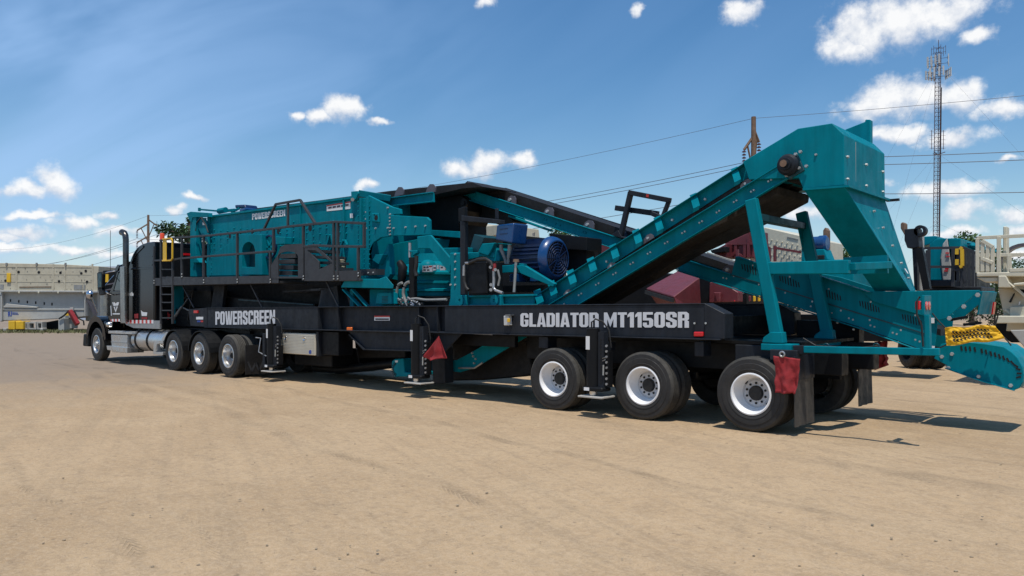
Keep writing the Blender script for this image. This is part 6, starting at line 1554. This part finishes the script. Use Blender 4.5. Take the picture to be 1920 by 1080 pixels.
def tower():
    d = 150; b = at_depth(1754, HY, d); h = CAM[2] + (HY - 85) / F * d
    t = thing('cell_tower', 'tall lattice cell tower with antenna clusters against the right sky', 'tower', None, loc=(b.x, b.y, 0))
    w = .55; k = MB()
    cs = [V((w * math.cos(R(a)), w * math.sin(R(a)), 0)) for a in (90, 210, 330)]
    lean = V((RT[0] * .6, RT[1] * .6, 0)) / h
    L = lambda c, z: c + V((0, 0, z)) + lean * z
    for c in cs: k.tube([L(c, 0), L(c, h - 1.5)], .07, 6)
    n = 62
    for i in range(n):
        z0 = (h - 1.5) * i / n; z1 = (h - 1.5) * (i + 1) / n
        for j in range(3): k.bar(L(cs[j], z0), L(cs[(j + 1) % 3], z0), .045); k.bar(L(cs[j], z0), L(cs[(j + 1) % 3], z1), .035)
    k.build('lattice_mast', 'towerpaint', t)
    MB().tube([L(V((w, 0, 0)), 2), L(V((w, 0, 0)), h - 8)], .09, 6).build('cable_run', 'ink', t)
    for zz, r, ph in ((h - 3.0, 1.5, .2), (h - 5.3, 1.6, .6)):
        fr = MB()
        for j in range(3):
            a0 = ph + j * 2.094; c0 = L(V((0, 0, 0)), zz)
            p = c0 + V((r * math.cos(a0), r * math.sin(a0), 0)); tg = V((-math.sin(a0), math.cos(a0), 0))
            for dz in (-.5, .5): fr.bar(c0 + V((0, 0, dz)), p + V((0, 0, dz)), .06); fr.bar(p - tg * 1.1 + V((0, 0, dz)), p + tg * 1.1 + V((0, 0, dz)), .06)
            for q in (-1.1, -.4, .4, 1.1):
                c = p + tg * q; n_ = V((math.cos(a0), math.sin(a0), 0))
                MB().prism([c + tg * x + n_ * y + V((0, 0, -.85)) for x, y in ((-.14, .1), (.14, .1), (.14, .24), (-.14, .24))], (0, 0, 1.7)).build('antenna_panel', 'antennapanel', t)
        fr.build('antenna_frame', 'towerpaint', t)
    fr = MB(); c0 = L(V((0, 0, 0)), h - 1.4)
    for dz in (0, .9):
        for a in (0, 1.05, 2.1): fr.bar(c0 + V((1.2 * math.cos(a), 1.2 * math.sin(a), dz)), c0 - V((1.2 * math.cos(a), 1.2 * math.sin(a), -dz)), .05)
    for a in range(6): fr.bar(c0 + V((1.2 * math.cos(a * 1.05), 1.2 * math.sin(a * 1.05), -.5)), c0 + V((1.2 * math.cos(a * 1.05), 1.2 * math.sin(a * 1.05), 1.2)), .06)
    fr.tube([c0, c0 + V((0, 0, 2.4))], .06, 6); fr.build('top_frame', 'towerpaint', t)
    zz = CAM[2] + (HY - 262) / F * d; fr = MB()
    for s in (-1, 1):
        p = L(V((RT[0] * 1.1 * s, RT[1] * 1.1 * s, 0)), zz)
        fr.bar(p - V((0, 0, 1.8)), p + V((0, 0, 1.8)), .09)
        for j in range(5): fr.bar(p + V((RT[0] * -.4, RT[1] * -.4, -1.6 + j * .8)), p + V((RT[0] * .4, RT[1] * .4, -1.6 + j * .8)), .04)
        fr.bar(p - V((RT[0] * 1.1 * s, RT[1] * 1.1 * s, 1.6)), p - V((0, 0, 1.6)), .06)
    fr.build('dipole_array', 'towerpaint', t)
    zz = CAM[2] + (HY - 290) / F * d; fr = MB()
    for a in (0, 2.09, 4.18): fr.bar(L(V((0, 0, 0)), zz), L(V((1.3 * math.cos(a + .3), 1.3 * math.sin(a + .3), .4)), zz), .12)
    fr.build('star_bracket', 'towerpaint', t)
    for a in (.5, 2.6, 4.7):
        for z in (h * .93, h * .6, h * .34):
            MB().tube([L(V((0, 0, 0)), z), V((38 * math.cos(a), 38 * math.sin(a), 0))], .011, 4).build('guy_wire', 'galv', t)
tower()

# ------------------------------------------------------------------ trees and grass
def tree(label, base, h, rad, leaf, n_leaf, seed, trunk_h=.35, group='trees behind the yard'):
    r = random.Random(seed); t = thing('tree', label, 'tree', None, group, loc=(base.x, base.y, 0))
    k = MB(); k.tube([(0, 0, 0), (r.uniform(-.2, .2), r.uniform(-.2, .2), h * .45), (r.uniform(-.4, .4), r.uniform(-.4, .4), h * .9)], [h * .03, h * .02, h * .006], 8)
    cl = []
    for i in range(16):
        z = h * (trunk_h + (.97 - trunk_h) * (i + r.random()) / 16); a = r.uniform(0, 6.28); f = 1 - ((z / h - .55) / .55) ** 2
        d = rad * max(.25, f) * r.uniform(.35, 1.0); c = V((d * math.cos(a), d * math.sin(a), z)); s = V((0, 0, z - d * .5))
        k.tube([s, s.lerp(c, .6) + V((0, 0, .1 * d)), c], [h * .010, h * .006, h * .002], 5); cl.append((c, rad * r.uniform(.22, .42)))
    k.build('trunk', 'bark', t, smooth=60)
    m = MB(); ls = h * .018
    for i in range(n_leaf):
        c, s = r.choice(cl)
        v = V((r.gauss(0, 1), r.gauss(0, 1), r.gauss(0, .8))); v = v.normalized() * s * (r.random() ** .45)
        p = c + v; n = V((r.gauss(0, 1), r.gauss(0, 1), r.gauss(.4, 1))).normalized(); u = n.orthogonal().normalized(); w = n.cross(u); q = ls * r.uniform(.6, 1.4)
        m.add([p - u * q, p + w * q * .55, p + u * q, p - w * q * .55], [(0, 1, 2, 3)])
    m.build('crown', leaf, t)
tree('dark leafy tree rising behind the truck sleeper', at_depth(352, HY, 62), 8.9, 2.9, 'leafdark', 3000, 11)
tree('leafy tree above the teal unit, left of the cream railing', at_depth(1822, HY, 70), 8.0, 2.4, 'leaf', 4200, 12)
tree('dark tree seen through the cream railing', at_depth(1868, HY, 62), 5.3, 3.4, 'leafdark', 5200, 13, .1)
tree('dark tree at the right edge behind the cream deck', at_depth(1930, HY, 60), 5.0, 3.6, 'leafdark', 5200, 14, .1)
tree('small tree glimpsed under the blue feeder motor', at_depth(1590, HY, 62), 6.0, 2.6, 'leaf', 3500, 15, .15)
tree('green tree glimpsed under the sloping conveyor near the motor', at_depth(1060, HY, 70), 8.4, 3.0, 'leaf', 3400, 16, .2)
def grass():
    r = random.Random(4); m = MB()
    for i in range(2600):
        px = r.uniform(-40, 175); py = r.gauss(622.3, 1.0)
        if not 619 < py < 627: continue
        g = ground_at(px, py); h = r.uniform(.04, .22); a = r.uniform(0, 6.28); w = .05
        d = V((math.cos(a) * w, math.sin(a) * w, 0)); m.add([g - d, g + d, g + V((r.gauss(0, .08), r.gauss(0, .08), h))], [(0, 1, 2)])
    o = m.build('grass', 'grassy', kind='stuff'); o['label'] = 'strip of rough grass at the foot of the grey unit'; o['category'] = 'grass'
grass()

def far_treeline():
    r = random.Random(8); m = MB()
    for i in range(15000):
        px = r.uniform(-900, 2900); d = 260 + 40 * noise.noise(V((px * .004, 0, 3))) + r.uniform(0, 14)
        h = 5.0 + 2.6 * noise.noise(V((px * .011, 1, 1))) + 1.6 * noise.noise(V((px * .05, 2, 1)))
        p = at_depth(px, HY, d); p.z = max(.1, h) * r.random() ** .6
        n_ = V((r.gauss(0, 1), r.gauss(0, 1), r.gauss(.4, 1))).normalized(); a = n_.orthogonal().normalized(); b = n_.cross(a); q = r.uniform(.5, 1.1)
        m.add([p - a * q, p + b * q * .7, p + a * q, p - b * q * .7], [(0, 1, 2, 3)])
    o = m.build('distant_treeline', 'leafdark', kind='stuff'); o['label'] = 'low belt of distant trees along the horizon'; o['category'] = 'trees'
far_treeline()
